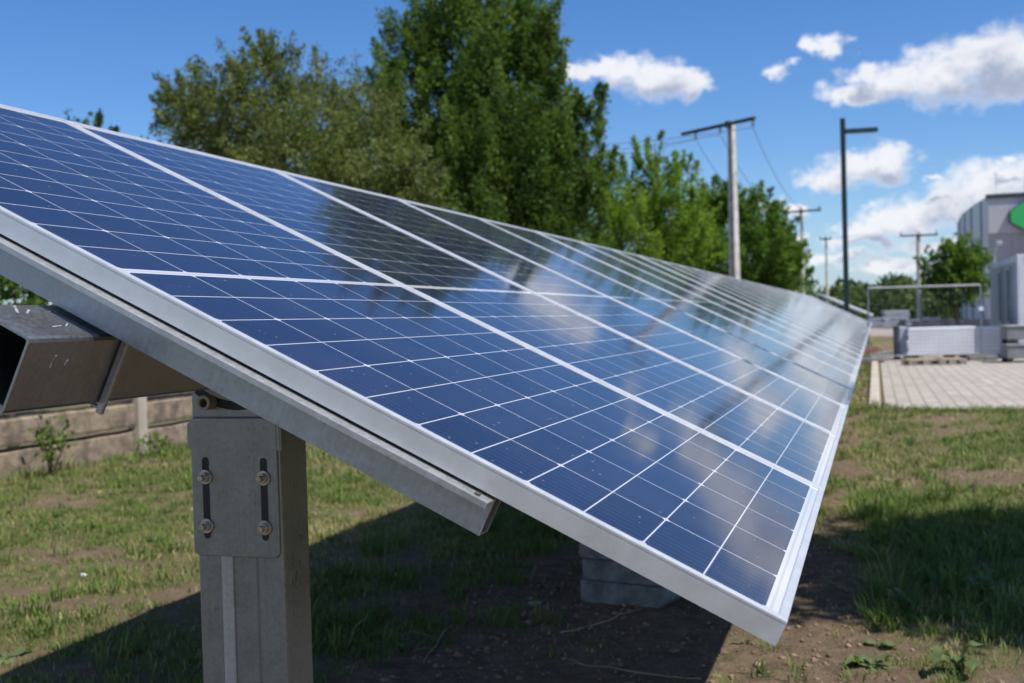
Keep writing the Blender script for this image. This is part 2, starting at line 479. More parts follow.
M['leaf_far'] = mat_leaf('far_wood_leaves', (0.055, 0.095, 0.032), (0.125, 0.165, 0.055), 0.25)
M['weed'] = mat_leaf('broad_weed_leaves', (0.075, 0.120, 0.045), (0.150, 0.195, 0.080), 0.3)


def mat_ground():
    m, t, bs, out = newmat('lawn_soil')
    tc = t.n('ShaderNodeTexCoord').outputs['Object']
    a = t.n('ShaderNodeAttribute'); a.attribute_name = 'tint'
    gr = t.xyz(a.outputs['Vector'])[0]
    n1 = t.noise(tc, 0.9, 7, 0.6); n2 = t.noise(tc, 14, 8, 0.7); n3 = t.noise(tc, 70, 5, 0.7)
    soil = t.mix(t.rng(n2, 0.3, 0.7), (0.27, 0.200, 0.135, 1), (0.150, 0.108, 0.072, 1))
    soil = t.mix(t.m('MULTIPLY', t.rng(n3, 0.55, 0.8), 0.5), soil, (0.36, 0.27, 0.19, 1))
    gras = t.mix(t.rng(n2, 0.35, 0.7), (0.135, 0.145, 0.052, 1), (0.24, 0.20, 0.11, 1))
    gras = t.mix(t.m('MULTIPLY', t.rng(n1, 0.45, 0.7), 0.5), gras, (0.20, 0.15, 0.085, 1))
    f = t.rng(t.m('ADD', gr, t.m('MULTIPLY', t.m('SUBTRACT', n2, 0.5), 0.7)), 0.35, 0.7)
    t.put(bs.inputs['Base Color'], t.mix(f, soil, gras))
    bs.inputs['Roughness'].default_value = 0.95; bs.inputs['Specular IOR Level'].default_value = 0.1
    h = t.m('ADD', t.m('MULTIPLY', n2, 0.7), t.m('MULTIPLY', n3, 0.5))
    bump(t, bs, h, 1.0, 0.05)
    return m


def mat_pavers():
    m, t, bs, out = newmat('concrete_pavers')
    tc = t.n('ShaderNodeTexCoord').outputs['Object']
    br = t.n('ShaderNodeTexBrick'); _x, _y, _z = t.xyz(tc); t.put(br.inputs['Vector'], t.comb(_y, _x, _z))
    br.offset = 0.5; br.inputs['Scale'].default_value = 1.0
    br.inputs['Brick Width'].default_value = 0.26; br.inputs['Row Height'].default_value = 0.17
    br.inputs['Mortar Size'].default_value = 0.012; br.inputs['Mortar Smooth'].default_value = 0.3
    br.inputs['Color1'].default_value = (0.44, 0.40, 0.345, 1); br.inputs['Color2'].default_value = (0.33, 0.295, 0.25, 1)
    br.inputs['Mortar'].default_value = (0.20, 0.175, 0.145, 1)
    n = t.noise(tc, 0.8, 7, 0.65)
    c = t.mix(t.m('MULTIPLY', t.rng(n, 0.35, 0.7), 0.55), br.outputs['Color'], (0.29, 0.25, 0.20, 1))
    t.put(bs.inputs['Base Color'], c)
    bs.inputs['Roughness'].default_value = 0.9
    bump(t, bs, t.m('SUBTRACT', 1.0, br.outputs['Fac']), 0.5, 0.01)
    return m


M['ground'] = mat_ground()
M['pavers'] = mat_pavers()
M['grass'], _t, _b, _o = mat_attr_mix('grass_blades', [(0.0, (0.080, 0.150, 0.028)), (0.40, (0.168, 0.232, 0.052)), (0.7, (0.33, 0.305, 0.125)), (1.0, (0.50, 0.41, 0.24))], 0.7)
_tr = _t.n('ShaderNodeBsdfTranslucent'); _mx = _t.n('ShaderNodeMixShader'); _mx.inputs[0].default_value = 0.3
_t.link(_b.inputs['Base Color'].links[0].from_socket, _tr.inputs[0]); _t.link(_b.outputs[0], _mx.inputs[1]); _t.link(_tr.outputs[0], _mx.inputs[2]); _t.link(_mx.outputs[0], _o.inputs[0])


# ------------------------------------------------------------------ ground, paved yard, hills
PAVE_Y0, PAVE_Y1, PAVE_X0 = 12.62, 29.0, 0.20


def grass_cover(x, y):
    """0 bare soil .. 1 thick grass"""
    x = np.asarray(x, float); y = np.asarray(y, float)
    n = fbm(x*1.1, y*1.1, 3, 4); n2 = fbm(x*3.1, y*3.1, 11, 3)
    c = 0.66+(n-0.5)*1.05+(n2-0.5)*1.0
    under = np.exp(-(((x+0.75)/0.75)**2)**2)*np.clip((5.5-y)/3.0, 0, 1)       # trodden bare strip under the low edge
    c = c-0.95*under
    near = np.exp(-((x-0.35)/0.7)**2)*np.clip((2.95-y)/0.7, 0, 1)             # bare dirt at the near right corner
    c = c-0.5*near
    strip = np.exp(-((x+0.12)/0.16)**2)*np.clip((14-y)/2, 0, 1)               # worn line below the low edge
    c = c-0.35*strip
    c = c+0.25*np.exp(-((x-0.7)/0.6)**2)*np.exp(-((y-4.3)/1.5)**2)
    return np.clip(c, 0, 1)


def ground_z(x, y):
    x = np.asarray(x, float); y = np.asarray(y, float)
    z = (fbm(x*1.3, y*1.3, 21, 4)-0.5)*0.05+(fbm(x*6, y*6, 5, 3)-0.5)*0.022
    near = np.clip((18-np.hypot(x, y))/6, 0, 1)
    yard = np.clip((x-(PAVE_X0-0.7))/0.3, 0, 1)*np.clip((y-(PAVE_Y0-0.3))/0.3, 0, 1)
    return z*near*(1-yard)-0.012


def make_ground():
    def axis(lo, hi, a, b, st):
        mid = list(np.arange(a, b+1e-6, st)); out = []; d = st; q = a
        while q > lo: d *= 1.35; q -= d; out.append(q)
        left = out[::-1]; out = []; d = st; q = b
        while q < hi: d *= 1.35; q += d; out.append(q)
        return np.array(left+mid+out)
    xs = axis(-1500, 1500, -7.0, 3.5, 0.07); ys = axis(-600, 2600, 0.5, 15.0, 0.08)
    X, Y = np.meshgrid(xs, ys)
    Z = ground_z(X, Y)
    V = np.stack([X.ravel(), Y.ravel(), Z.ravel()], 1)
    nx, ny = len(xs), len(ys)
    i = np.arange(nx-1)[None, :]+np.arange(ny-1)[:, None]*nx
    F = np.stack([i, i+1, i+1+nx, i+nx], -1).reshape(-1, 4)
    g = grass_cover(V[:, 0], V[:, 1])
    o = quick_mesh('ground', V, F, M['ground'], np.stack([g, g, g], 1), smooth=True)
    tag(o, None, None, kind='structure')
    return o


make_ground()
_m = MB(); _m.add([(PAVE_X0, PAVE_Y0, 0.012), (40, PAVE_Y0, 0.012), (40, PAVE_Y1, 0.012), (PAVE_X0, PAVE_Y1, 0.012)], [(0, 1, 2, 3)])
tag(_m.build('pavement', M['pavers']), None, None, kind='structure')
_m = MB()
for k in range(18): _m.box(PAVE_X0-0.19, PAVE_X0-0.055, PAVE_Y0+0.02+k*0.95, PAVE_Y0+0.02+k*0.95+0.94, -0.05, 0.055)
tag(_m.build('kerb', M['fence_post'], bevel=0.012), None, None, kind='structure')
# gravel yard beyond the pavers
M['gravel'] = simple('pinkish_yard_gravel', (0.33, 0.27, 0.24), 0.95, scale=1.2, var=0.15, bmp=0.5)
_m = MB(); _m.add([(-2.5, 54, 0.0), (60, 54, 0.0), (60, 82, 0.0), (-2.5, 82, 0.0)], [(0, 1, 2, 3)])
tag(_m.build('gravel_path', M['gravel']), None, None, kind='structure')

M['hill'] = simple('far_wooded_hill', (0.035, 0.06, 0.055), 1.0, scale=0.02, var=0.3, spec=0.0)


def make_hills():
    n = 120; V = []; F = []
    for i in range(n+1):
        a = R(-75)+R(150)*i/n
        h = 14+26*float(fbm(i*0.11, 0.3, 2, 4)); d = 1500
        V += [(d*math.sin(a), d*math.cos(a), -6), (d*1.15*math.sin(a), d*1.15*math.cos(a), h), (d*1.4*math.sin(a), d*1.4*math.cos(a), -6)]
    for i in range(n):
        q = i*3; F += [(q, q+3, q+4, q+1), (q+1, q+4, q+5, q+2)]
    o = quick_mesh('hills', np.array(V), np.array(F), M['hill'], smooth=True)
    tag(o, None, None, kind='structure')


make_hills()

# ------------------------------------------------------------------ the solar arrays
TH = 0.456617
TUBE_V, TUBE_TOP, TUBE_A = 1.085, -0.100, 0.115
AXIS_W = TUBE_TOP-TUBE_A/2


def slope_frame(origin, tilt):
    """local x = along the row (+Y world), y = up the slope, z = panel normal"""
    c, s = math.cos(tilt), math.sin(tilt)
    xa = Vector((0, 1, 0)); ya = Vector((-c, 0, s)); za = xa.cross(ya)
    return Matrix(((xa[0], ya[0], za[0], origin[0]), (xa[1], ya[1], za[1], origin[1]), (xa[2], ya[2], za[2], origin[2]), (0, 0, 0, 1)))


def make_panel_protos():
    W, L = MOD_W, MOD_L; lip, h, tk = 0.0130, 0.035, 0.0022
    fr = MB()
    def rect(a, b, z): return [(a, a, z), (W-a, a, z), (W-a, L-a, z), (a, L-a, z)]
    rings = [rect(lip, 0, -0.0060), rect(lip, 0, -0.0020), rect(lip-0.0007, 0, -0.0006), rect(lip-0.0022, 0, 0.0), rect(0.0022, 0, 0.0), rect(0.0007, 0, -0.0006), rect(0, 0, -0.0021),
             rect(0, 0, -0.0050), rect(0.0011, 0, -0.0052), rect(0.0011, 0, -0.0068), rect(0, 0, -0.0070), rect(0, 0, -h), rect(0.028, 0, -h), rect(0.028, 0, -h+tk), rect(0.003, 0, -h+tk), rect(0.003, 0, -0.0085)]
    vs = []; fs = []
    for r in rings: vs += r
    for i in range(len(rings)-1):
        for k in range(4): fs.append((i*4+k, i*4+(k+1) % 4, (i+1)*4+(k+1) % 4, (i+1)*4+k))
    fr.add(vs, fs)
    gl = MB().box(0.0035, W-0.0035, 0.0035, L-0.0035, -0.0080, -0.0033)
    return fr, gl


def make_array(name, label, y0, n, tilt, axis_x, axis_z, post_ys, x_first=None):
    root = thing(name, label, 'solar array', (axis_x, y0, 0), 0)
    # low edge origin so that the tube axis sits at (axis_x, axis_z)
    c, s = math.cos(tilt), math.sin(tilt)
    ox = axis_x+TUBE_V*c-AXIS_W*s
    oz = axis_z-TUBE_V*s-AXIS_W*c
    inv = Matrix.Translation((-axis_x, -y0, 0))
    SF = slope_frame((ox, y0, oz), tilt)
    fr, gl = make_panel_protos()
    p0 = None; g0 = None
    Wt = MOD_W
    for k in range(n):
        if p0 is None:
            p = fr.build('solar_panel', M['alu'], root); g = gl.build('cell_glass', M['cells'], p); p0, g0 = p, g
        else:
            p = p0.copy(); col.objects.link(p); p.parent = root
            g = g0.copy(); col.objects.link(g); g.parent = p
        jit = Matrix.Translation((0, (random.random()-0.5)*0.003, 0)) if k else Matrix.Identity(4)
        rot = Matrix.Rotation((random.random()-0.5)*R(0.07), 4, 'X') @ Matrix.Rotation((random.random()-0.5)*R(0.07), 4, 'Y') if k else Matrix.Identity(4)
        p.matrix_local = inv @ SF @ Matrix.Translation((k*PITCH_Y, 0, 0)) @ jit @ rot
    # rails: C profiles running up the slope under every module joint
    rl = 2*(TUBE_V-0.40)
    def rail_mb():
        r = MB(); k_ = 0.0024; wt, wb = -0.0400, -0.0915
        pr = [(-0.024, wt-0.008), (-0.024, wt), (0.010, wt), (0.010, wb), (0.040, wb), (0.040, wt), (0.063, wt), (0.063, wt-0.010)]
        inn = [(-0.024+k_, wt-0.008), (-0.024+k_, wt-k_), (0.010-k_, wt-k_), (0.010-k_, wb-k_), (0.040+k_, wb-k_), (0.040+k_, wt-k_), (0.063-k_, wt-k_), (0.063-k_, wt-0.010)]
        prof = pr+inn[::-1]
        r.extrude([Vector((a, 0, b)) for a, b in prof], (0, 0.392, 0), (0, 0.392+rl, 0))
        # slot for the clamp near the end
        return r
    r0 = None
    for k in range(n+1):
        if r0 is None:
            r0 = rail_mb().build('mounting_rail', M['galv'], root); r = r0
            bl = MB().tube([(-0.011, 0.412, -0.0402), (-0.011, 0.412, -0.0372)], 0.0045, 8).build('clamp_bolt', M['dark_steel'], r)
        else:
            r = r0.copy(); col.objects.link(r); r.parent = root
        off = 0.0 if k == 0 else (k*PITCH_Y-0.031)
        r.matrix_local = inv @ SF @ Matrix.Translation((off, 0, 0))
    # the square torque tube, hollow, rolled with the panels
    a = TUBE_A/2; ti = 0.004; rr = 0.007
    def sq(h, rad):
        pts = []
        for cx, cz, a0 in ((1, 1, 0), (-1, 1, 90), (-1, -1, 180), (1, -1, 270)):
            for q in (0, 45, 90): pts.append((TUBE_V+cx*(h-rad)+rad*math.cos(R(a0+q)), AXIS_W+cz*(h-rad)+rad*math.sin(R(a0+q))))
        return pts
    o_, i_ = sq(a, rr), sq(a-ti, rr-ti+0.0005); nn = len(o_)
    x0, x1 = -0.145, n*PITCH_Y+0.12
    tb = MB(); vs = [(x0, p, q) for p, q in o_]+[(x1, p, q) for p, q in o_]+[(x0, p, q) for p, q in i_]+[(x1, p, q) for p, q in i_]
    fs = []
    for k in range(nn):
        j = (k+1) % nn
        fs += [(k, j, nn+j, nn+k), (2*nn+j, 2*nn+k, 3*nn+k, 3*nn+j), (j, k, 2*nn+k, 2*nn+j), (nn+k, nn+j, 3*nn+j, 3*nn+k)]
    tb.add(vs, fs)
    tube = tb.build('torque_tube', M['tube'], root); tube.matrix_local = inv @ SF
    if n > 20:
        for (mx_, mv, ln, wd, rz_, side) in ((-0.075, 0.036, 0.030, 0.005, 0.9, 0), (-0.060, 0.028, 0.022, 0.004, 0.6, 0), (-0.01, 0.030, 0.012, 0.004, 0.2, 0), (-0.055, -0.022, 0.022, 0.003, 0.1, 0), (-0.03, -0.018, 0.016, 0.003, 0.5, 0),
                                             (-0.085, 0.018, 0.014, 0.003, 1.5, 1), (-0.082, 0.028, 0.004, 0.004, 0, 1), (-0.055, 0.018, 0.010, 0.004, 1.2, 1)):
            cc, ss = math.cos(rz_), math.sin(rz_)
            q4 = [(mx_+dx*cc-dy*ss, dx*ss+dy*cc) for dx, dy in ((-ln/2, -wd/2), (ln/2, -wd/3), (ln/2, wd/2), (-ln/2, wd/3))]
            if side == 0: P4 = [Vector((x, TUBE_V+mv+y, TUBE_TOP+0.0002)) for x, y in q4]; ex = (0, 0, 0.0004)
            else: P4 = [Vector((x, TUBE_V-a-0.0002, AXIS_W+mv+y)) for x, y in q4]; ex = (0, -0.0004, 0)
            ck_ = MB().extrude(P4, (0, 0, 0), ex).build('chalk_mark', M['chalk'], root); ck_.matrix_local = inv @ SF
    for k in range(n+1):
        cx = 0.052 if k == 0 else k*PITCH_Y+0.03
        st = MB(); e = a+0.0015; th = 0.004; g = 0.008
        for (v0, v1, w0, w1) in ((TUBE_V-e-th-g, TUBE_V-e, AXIS_W-e-0.010, AXIS_W+e-0.002), (TUBE_V+e, TUBE_V+e+th+g, AXIS_W-e-0.010, AXIS_W+e-0.002), (TUBE_V-e, TUBE_V+e, AXIS_W-e-th, AXIS_W-e)):
            st.box(cx-0.004, cx+0.004, v0, v1, w0, w1)
        b = st.build('tube_strap', M['galv'], root, bevel=0.0015); b.matrix_local = inv @ SF
    # posts with their head plates and bearings
    for i, py in enumerate(post_ys):
        make_post(root, inv, axis_x, axis_z, py, i)
    return root


def make_post(root, inv, ax, az, py, idx):
    T = inv @ Matrix.Translation((ax-0.013, py, 0))
    ptop = az-0.142
    hw, dp, tk = 0.093, 0.100, 0.004
    # sigma section: web faces -Y with a shallow recess, flanges run back
    pr = [(-hw, dp-0.02), (-hw, 0.004), (-hw+0.004, 0), (-0.044, 0), (-0.026, 0.018), (0.024, 0.018), (0.034, 0.004), (0.040, 0), (hw-0.006, 0), (hw-0.0015, 0.0018), (hw, 0.006), (hw, dp), (hw-0.02, dp)]
    inn = []
    P = [Vector((x, y, 0)) for x, y in pr]
    for i, p in enumerate(P):
        d1 = (P[i]-P[i-1]).normalized() if i > 0 else (P[1]-P[0]).normalized()
        d2 = (P[i+1]-P[i]).normalized() if i < len(P)-1 else d1
        nrm = ((Vector((-d1.y, d1.x, 0))+Vector((-d2.y, d2.x, 0)))).normalized()
        inn.append(p+nrm*tk)
    loop = P+inn[::-1]
    post = MB().extrude(loop, (0, 0, -0.6), (0, 0, ptop)).build('post', M['galv_dark'], root)
    post.matrix_local = T
    P0, P1 = Vector((-0.0425, 0.0007, 0)), Vector((-0.0275, 0.0157, 0))  # thin pale strip on the slanted flute: a painted reflection stripe
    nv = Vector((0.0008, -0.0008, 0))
    MB().extrude([P0+nv*0.2, P1+nv*0.2, P1+nv*1.2, P0+nv*1.2], (0, 0, -0.6), (0, 0, ptop-0.02)).build('painted_glint_strip', M['painted_glint'], post)
    # head plate: bolted on the web with two slots, its right edge folded round the post
    y0 = -0.0065; z1 = ptop+0.004; z0 = z1-0.265; L_, R_ = -0.097, hw-0.004
    pts = []
    rad = 0.014
    for cx, cz, a0 in ((R_-rad, z0+rad, 270), ):
        for q in (0, 30, 60, 90): pts.append((cx+rad*math.cos(R(a0+q)), cz+rad*math.sin(R(a0+q))))
    pts += [(R_, z1), (L_-0.008+0.012, z1), (L_-0.008, z1-0.012), (L_-0.008, z1-0.055), (L_, z1-0.062)]
    for q in (180, 210, 240, 270): pts.append((L_+rad+rad*math.cos(R(q)), z0+rad+rad*math.sin(R(q))))
    pm = MB().extrude([Vector((x, y0, z)) for x, z in pts], (0, 0, 0), (0, 0.006, 0))
    plate = pm.build('head_plate', M['galv_dark'], post, bevel=0.0012)
    # folded side
    fm = MB(); arc = [(hw-0.004+0.012*math.sin(R(q)), y0+0.012-0.012*math.cos(R(q))) for q in (0, 22, 45, 67, 90)]
    prof = [(x, y) for x, y in arc]+[(hw+0.008, 0.085)]
    vs = [(x, y, z1) for x, y in prof]+[(x, y, z1-0.062) for x, y in prof]
    k = len(prof)
    fs = [(i, i+1, k+i+1, k+i) for i in range(k-1)]
    prof2 = [(x-0.004*(1 if i else 0), y+0.004*(0 if i == k-1 else 1)) for i, (x, y) in enumerate(prof)]
    vs += [(x, y, z1) for x, y in prof2]+[(x, y, z1-0.062) for x, y in prof2]
    fs += [(2*k+i+1, 2*k+i, 3*k+i, 3*k+i+1) for i in range(k-1)]+[(i+1, i, 2*k+i, 2*k+i+1) for i in range(k-1)]+[(k+i, k+i+1, 3*k+i+1, 3*k+i) for i in range(k-1)]
    fs += [(k-1, 2*k-1, 4*k-1, 3*k-1)]
    fm.add(vs, fs).build('plate_fold', M['galv_dark'], post, smooth=False)
    if idx > 2:
        return
    for sx in (-0.066, 0.060):
        sl_ = MB(); zc0, zc1 = z1-0.225, z1-0.082
        ring = [(sx+0.0072*math.cos(R(q)), zc1+0.0072*math.sin(R(q))) for q in range(0, 181, 30)]+[(sx+0.0072*math.cos(R(q)), zc0+0.0072*math.sin(R(q))) for q in range(180, 361, 30)]
        sl_.extrude([Vector((x, y0-0.0008, z)) for x, z in ring], (0, 0, 0), (0, 0.0006, 0))
        sl_.build('slot', M['dark_hole'], post)
        for bz in (z1-0.113, z1-0.207):
            bm_ = MB(); bm_.tube([(sx, y0-0.0008, bz), (sx, y0-0.0035, bz)], 0.0145, 16)
            hexa = [Vector((sx+0.0105*math.cos(R(60*q+11)), y0-0.0035, bz+0.0105*math.sin(R(60*q+11)))) for q in range(6)]
            bm_.extrude(hexa, (0, 0, 0), (0, -0.008, 0))
            bm_.tube([(sx, y0-0.0115, bz), (sx, y0-0.021, bz)], 0.0062, 10)
            bm_.build('bolt', M['zinc_bolt'], post, bevel=0.0008)
    # bearing bracket above the plate: cheek plate with a curved slot, guide pin
    ck = MB().extrude([Vector(q) for q in ((-0.100, 0.006, ptop+0.0045), (0.095, 0.006, ptop+0.0045), (0.095, 0.006, ptop+0.075), (0.06, 0.006, ptop+0.11), (-0.070, 0.006, ptop+0.11), (-0.100, 0.006, ptop+0.080))], (0, 0, 0), (0, 0.006, 0))
    ck.build('bearing_bracket', M['galv_dark'], post, bevel=0.001)
    arcm = MB()
    cz = az+0.021
    def arc(r, a0, a1, st): return [(r*math.sin(R(q)), cz-r*math.cos(R(q))) for q in np.arange(a0, a1+0.1, st)]
    ar = arc(0.145, -40, 40, 8)+arc(0.128, -40, 40, 8)[::-1]
    arcm.extrude([Vector((x, 0.0058, z)) for x, z in ar], (0, -0.0009, 0), (0, -0.0002, 0))
    arcm.build('curved_slot', M['dark_hole'], post)
    ar = arc(0.127, -40, 40, 8)+arc(0.095, -40, 40, 8)[::-1]
    MB().extrude([Vector((x, 0.0058, z)) for x, z in ar], (0, -0.004, 0), (0, -0.0002, 0)).build('bearing_liner', M['plastic'], post)
    px, pz = -0.058, ptop+0.034
    pin = MB(); n_ = 20
    ro, ri, ya, yb = 0.0145, 0.0085, -0.020, 0.005
    vs = []
    for (r_, y_) in ((ro, yb), (ro, ya), (ri, ya), (ri, yb)):
        vs += [(px+r_*math.cos(2*math.pi*k/n_), y_, pz+r_*math.sin(2*math.pi*k/n_)) for k in range(n_)]
    fs = []
    for q in range(3):
        for k in range(n_): fs.append((q*n_+k, q*n_+(k+1) % n_, (q+1)*n_+(k+1) % n_, (q+1)*n_+k))
    pin.add(vs, fs).build('guide_pin', M['plastic'], post)
    # cap plate between bracket and head plate
    MB().box(-0.094, 0.090, -0.004, 0.098, ptop, ptop+0.0042).build('cap_plate', M['galv_dark'], post)


Z0 = 0.80
AX = -(TUBE_V*math.cos(TH))+AXIS_W*math.sin(TH)
AZ = Z0+TUBE_V*math.sin(TH)+AXIS_W*math.cos(TH)
make_array('solar_array', 'long tilted row of blue solar panels on steel posts, nearest the camera', 0.0, 35, TH, AX, AZ, [0.50, 7.2, 13.9, 20.6, 27.3, 34.0])
make_array('solar_array', 'farther row of pale solar panels standing past the end of the long foreground row', 38.6, 18, TH-0.03, AX+0.03, AZ+0.19, [39.5, 46, 52.5])

# ------------------------------------------------------------------ concrete slabs under the array
g0 = at(628, 605, 4.5)
_base = CAM+(g0-CAM)*((CAM[2]-0.0)/(CAM[2]-g0[2]))
lab = ['ribbed grey concrete slab lying on the soil, bottom of the short stack under the panels',
       'grey concrete slab between the bottom and top slabs of the stack under the panels',
       'dark stained concrete slab on top of the short stack under the panels']
zz = 0.0
for k, (w, h, dx) in enumerate(((0.375, 0.095, 0.0), (0.365, 0.088, 0.006), (0.37, 0.092, -0.004))):
    mm = MB()
    prof = [(-w/2, 0.0), (w/2-0.03, 0.0), (w/2, 0.03 if k == 0 else 0.004), (w/2, h), (-w/2, h)]
    mm.extrude([Vector((x, -0.13, z)) for x, z in prof], (0, 0, 0), (0, 0.62, 0))
    o = mm.build('concrete_slab', M['conc_slab'], bevel=0.006)
    o.location = (_base[0]+dx, _base[1]+0.13, zz-0.012); o.rotation_euler = (0, 0, R(-14+k*1.0))
    tag(o, lab[k], 'concrete slab', 'stacked concrete slabs under the array'); zz += h+0.002
# ------------------------------------------------------------------ concrete plank fence at the left
FX = -6.62


def make_fence():
    root = thing('concrete_fence', 'weathered tan concrete plank fence along the left edge of the lawn', 'fence', (FX, -4, 0))
    PH, BAY = 0.262, 2.02
    for k in range(25):
        y = -4+k*BAY-0.37
        p = MB().box(-0.065, 0.075, y+4-0.065, y+4+0.065, -0.3, 1.13).build('fence_post', M['fence_post'], root, bevel=0.01)
        if k == 24: break
        for j in range(4):
            z = 0.0+j*PH
            q = MB()
            prof = [(-0.022, z-0.03 if j == 0 else z+0.004), (0.020, z-0.03 if j == 0 else z+0.004), (0.027, z+0.03), (0.027, z+PH-0.055), (0.012, z+PH-0.046), (-0.010, z+PH-0.044), (-0.012, z+PH-0.018), (-0.022, z+PH-0.018)]
            jx = (random.random()-0.5)*0.026; tw = (random.random()-0.5)*0.010
            n_ = 9; vs = []; fs = []
            for s_ in range(n_):
                yy = y+4+0.066+(BAY-0.132)*s_/(n_-1)
                wob = (float(vnoise(yy*4, z*9+k, 4))-0.5)*0.014
                vs += [(x+jx+wob, yy, zz_+tw*(s_/(n_-1)-0.5)+wob) for x, zz_ in prof]
            m_ = len(prof)
            for s_ in range(n_-1):
                for i in range(m_): fs.append((s_*m_+i, s_*m_+(i+1) % m_, (s_+1)*m_+(i+1) % m_, (s_+1)*m_+i))
            fs += [tuple(range(m_)), tuple((n_-1)*m_+i for i in range(m_))]
            q.add(vs, fs).build('plank', M['fence_conc'], root)


make_fence()


# ------------------------------------------------------------------ trees
def leaf_quads(P, D, size, rn, aspect=0.5, flat=0.5):
    """P (n,3) leaf positions, D (n,3) preferred axis -> folded diamond leaves"""
    n = len(P)
    a = D+rn.normal(0, 0.75, (n, 3)); a /= np.linalg.norm(a, axis=1, keepdims=True)
    b = rn.normal(0, 1, (n, 3)); b[:, 2] *= flat
    b -= a*(a*b).sum(1, keepdims=True); b /= np.linalg.norm(b, axis=1, keepdims=True)+1e-9
    c = np.cross(a, b)
    s = size*rn.uniform(0.6, 1.35, (n, 1))
    v0 = P; v1 = P+a*s*0.5+b*s*aspect*0.5+c*s*0.08; v2 = P+a*s; v3 = P+a*s*0.5-b*s*aspect*0.5+c*s*0.08
    V = np.stack([v0, v1, v2, v3], 1).reshape(-1, 3)
    F = np.arange(4*n).reshape(-1, 4)
    return V, F


def make_tree(name, label, cat, base, lobes, leafmat, n_clump, per, leaf, seed, upright=0.3, trunk_r=0.12, group=None, spray=0.45, open_=0.0, limbs=True, csc=1.0):
    """lobes: list of (centre xyz, rx, ry, rz). clumps of leaves fill the lobes, densest near their skins."""
    rn = np.random.default_rng(seed)
    base = np.array(base, float)
    root = thing(name, label, cat, tuple(base), group=group)
    vol = np.array([l[1]*l[2]*l[3] for l in lobes])**0.75; vol = vol/vol.sum()
    which = rn.choice(len(lobes), n_clump, p=vol)
    d = rn.normal(0, 1, (n_clump, 3)); d /= np.linalg.norm(d, axis=1, keepdims=True)
    rad = rn.uniform(0.25+open_, 1.0, (n_clump, 1))**0.55
    Cc = np.array([l[0] for l in lobes])[which]; Rr = np.array([l[1:4] for l in lobes])[which]
    cen = Cc+d*rad*Rr
    csz = (Rr.mean(1)*rn.uniform(0.14, 0.34, n_clump)*csc)[:, None]
    out = d*0.8+np.array([0, 0, upright])*2.0+rn.normal(0, 0.25, (n_clump, 3)); out /= np.linalg.norm(out, axis=1, keepdims=True)
    cnt = rn.poisson(per, n_clump)
    idx = np.repeat(np.arange(n_clump), cnt)
    n = len(idx)
    tpar = rn.uniform(-1, 1.0, (n, 1))
    P = cen[idx]+out[idx]*tpar*csz[idx]*(1.0+spray*2.2)+rn.normal(0, 1, (n, 3))*csz[idx]*0.40*(1.15-0.85*np.maximum(tpar, 0))
    keep = P[:, 2] > 0.25
    P = P[keep]; idx = idx[keep]; n = len(P)
    V, F = leaf_quads(P, out[idx]*0.8, leaf, rn)
    ctone = rn.uniform(0, 1, n_clump); cb = rn.uniform(0, 1, n_clump)
    tone = np.clip(ctone[idx]*0.8+rn.uniform(0, 0.2, n), 0, 1); br = np.clip(cb[idx]*0.6+rn.uniform(0, 0.4, n), 0, 1)
    colr = np.repeat(np.stack([tone, br, br], 1), 4, 0)
    quick_mesh('crown', V-base, F, leafmat, colr, root)
    # trunk and limbs
    tm = MB()
    top = np.array([np.mean([l[0][0] for l in lobes]), np.mean([l[0][1] for l in lobes]), max(l[0][2] for l in lobes)])-base
    fork = np.array([top[0]*0.25, top[1]*0.25, max(0.6, top[2]*0.3)])
    tm.tube([(0, 0, -0.1), tuple(fork*0.5+np.array([0.03, 0.02, 0])), tuple(fork), tuple(fork*0.35+top*0.65), tuple(top)], [trunk_r*1.25, trunk_r, trunk_r*0.85, trunk_r*0.45, trunk_r*0.1], 9)
    if limbs:
        for l in lobes:
            c = np.array(l[0])-base
            mid = fork*0.45+c*0.55+np.array([0, 0, -0.12*l[3]])
            tm.tube([tuple(fork*0.95), tuple(fork*0.7+c*0.3), tuple(mid), tuple(c)], [trunk_r*0.6, trunk_r*0.45, trunk_r*0.3, trunk_r*0.12], 6)
        for k in rn.choice(n_clump, min(60, n_clump), replace=False):
            li = which[k]; c = np.array(lobes[li][0])-base
            e = cen[k]-base
            tm.tube([tuple(c), tuple((c+e)/2+np.array([0, 0, 0.05])), tuple(e), tuple(e+out[k]*csz[k]*1.3)], [trunk_r*0.14, trunk_r*0.09, trunk_r*0.06, trunk_r*0.02], 4, cap=False)
    tm.build('trunk', M['bark'], root, smooth=True)
    return root


def lobes_px(lst, D, thick=0.9):
    out = []
    for (px, py, r, *dd) in lst:
        dz = dd[0] if dd else 0.0
        c = at(px, py, D+dz); rr = r/F_PX*(D+dz)
        out.append((c, rr, rr*thick, rr))
    return out


def foot(px, D):
    p = at(px, 325, D); return (p[0], p[1], 0.0)


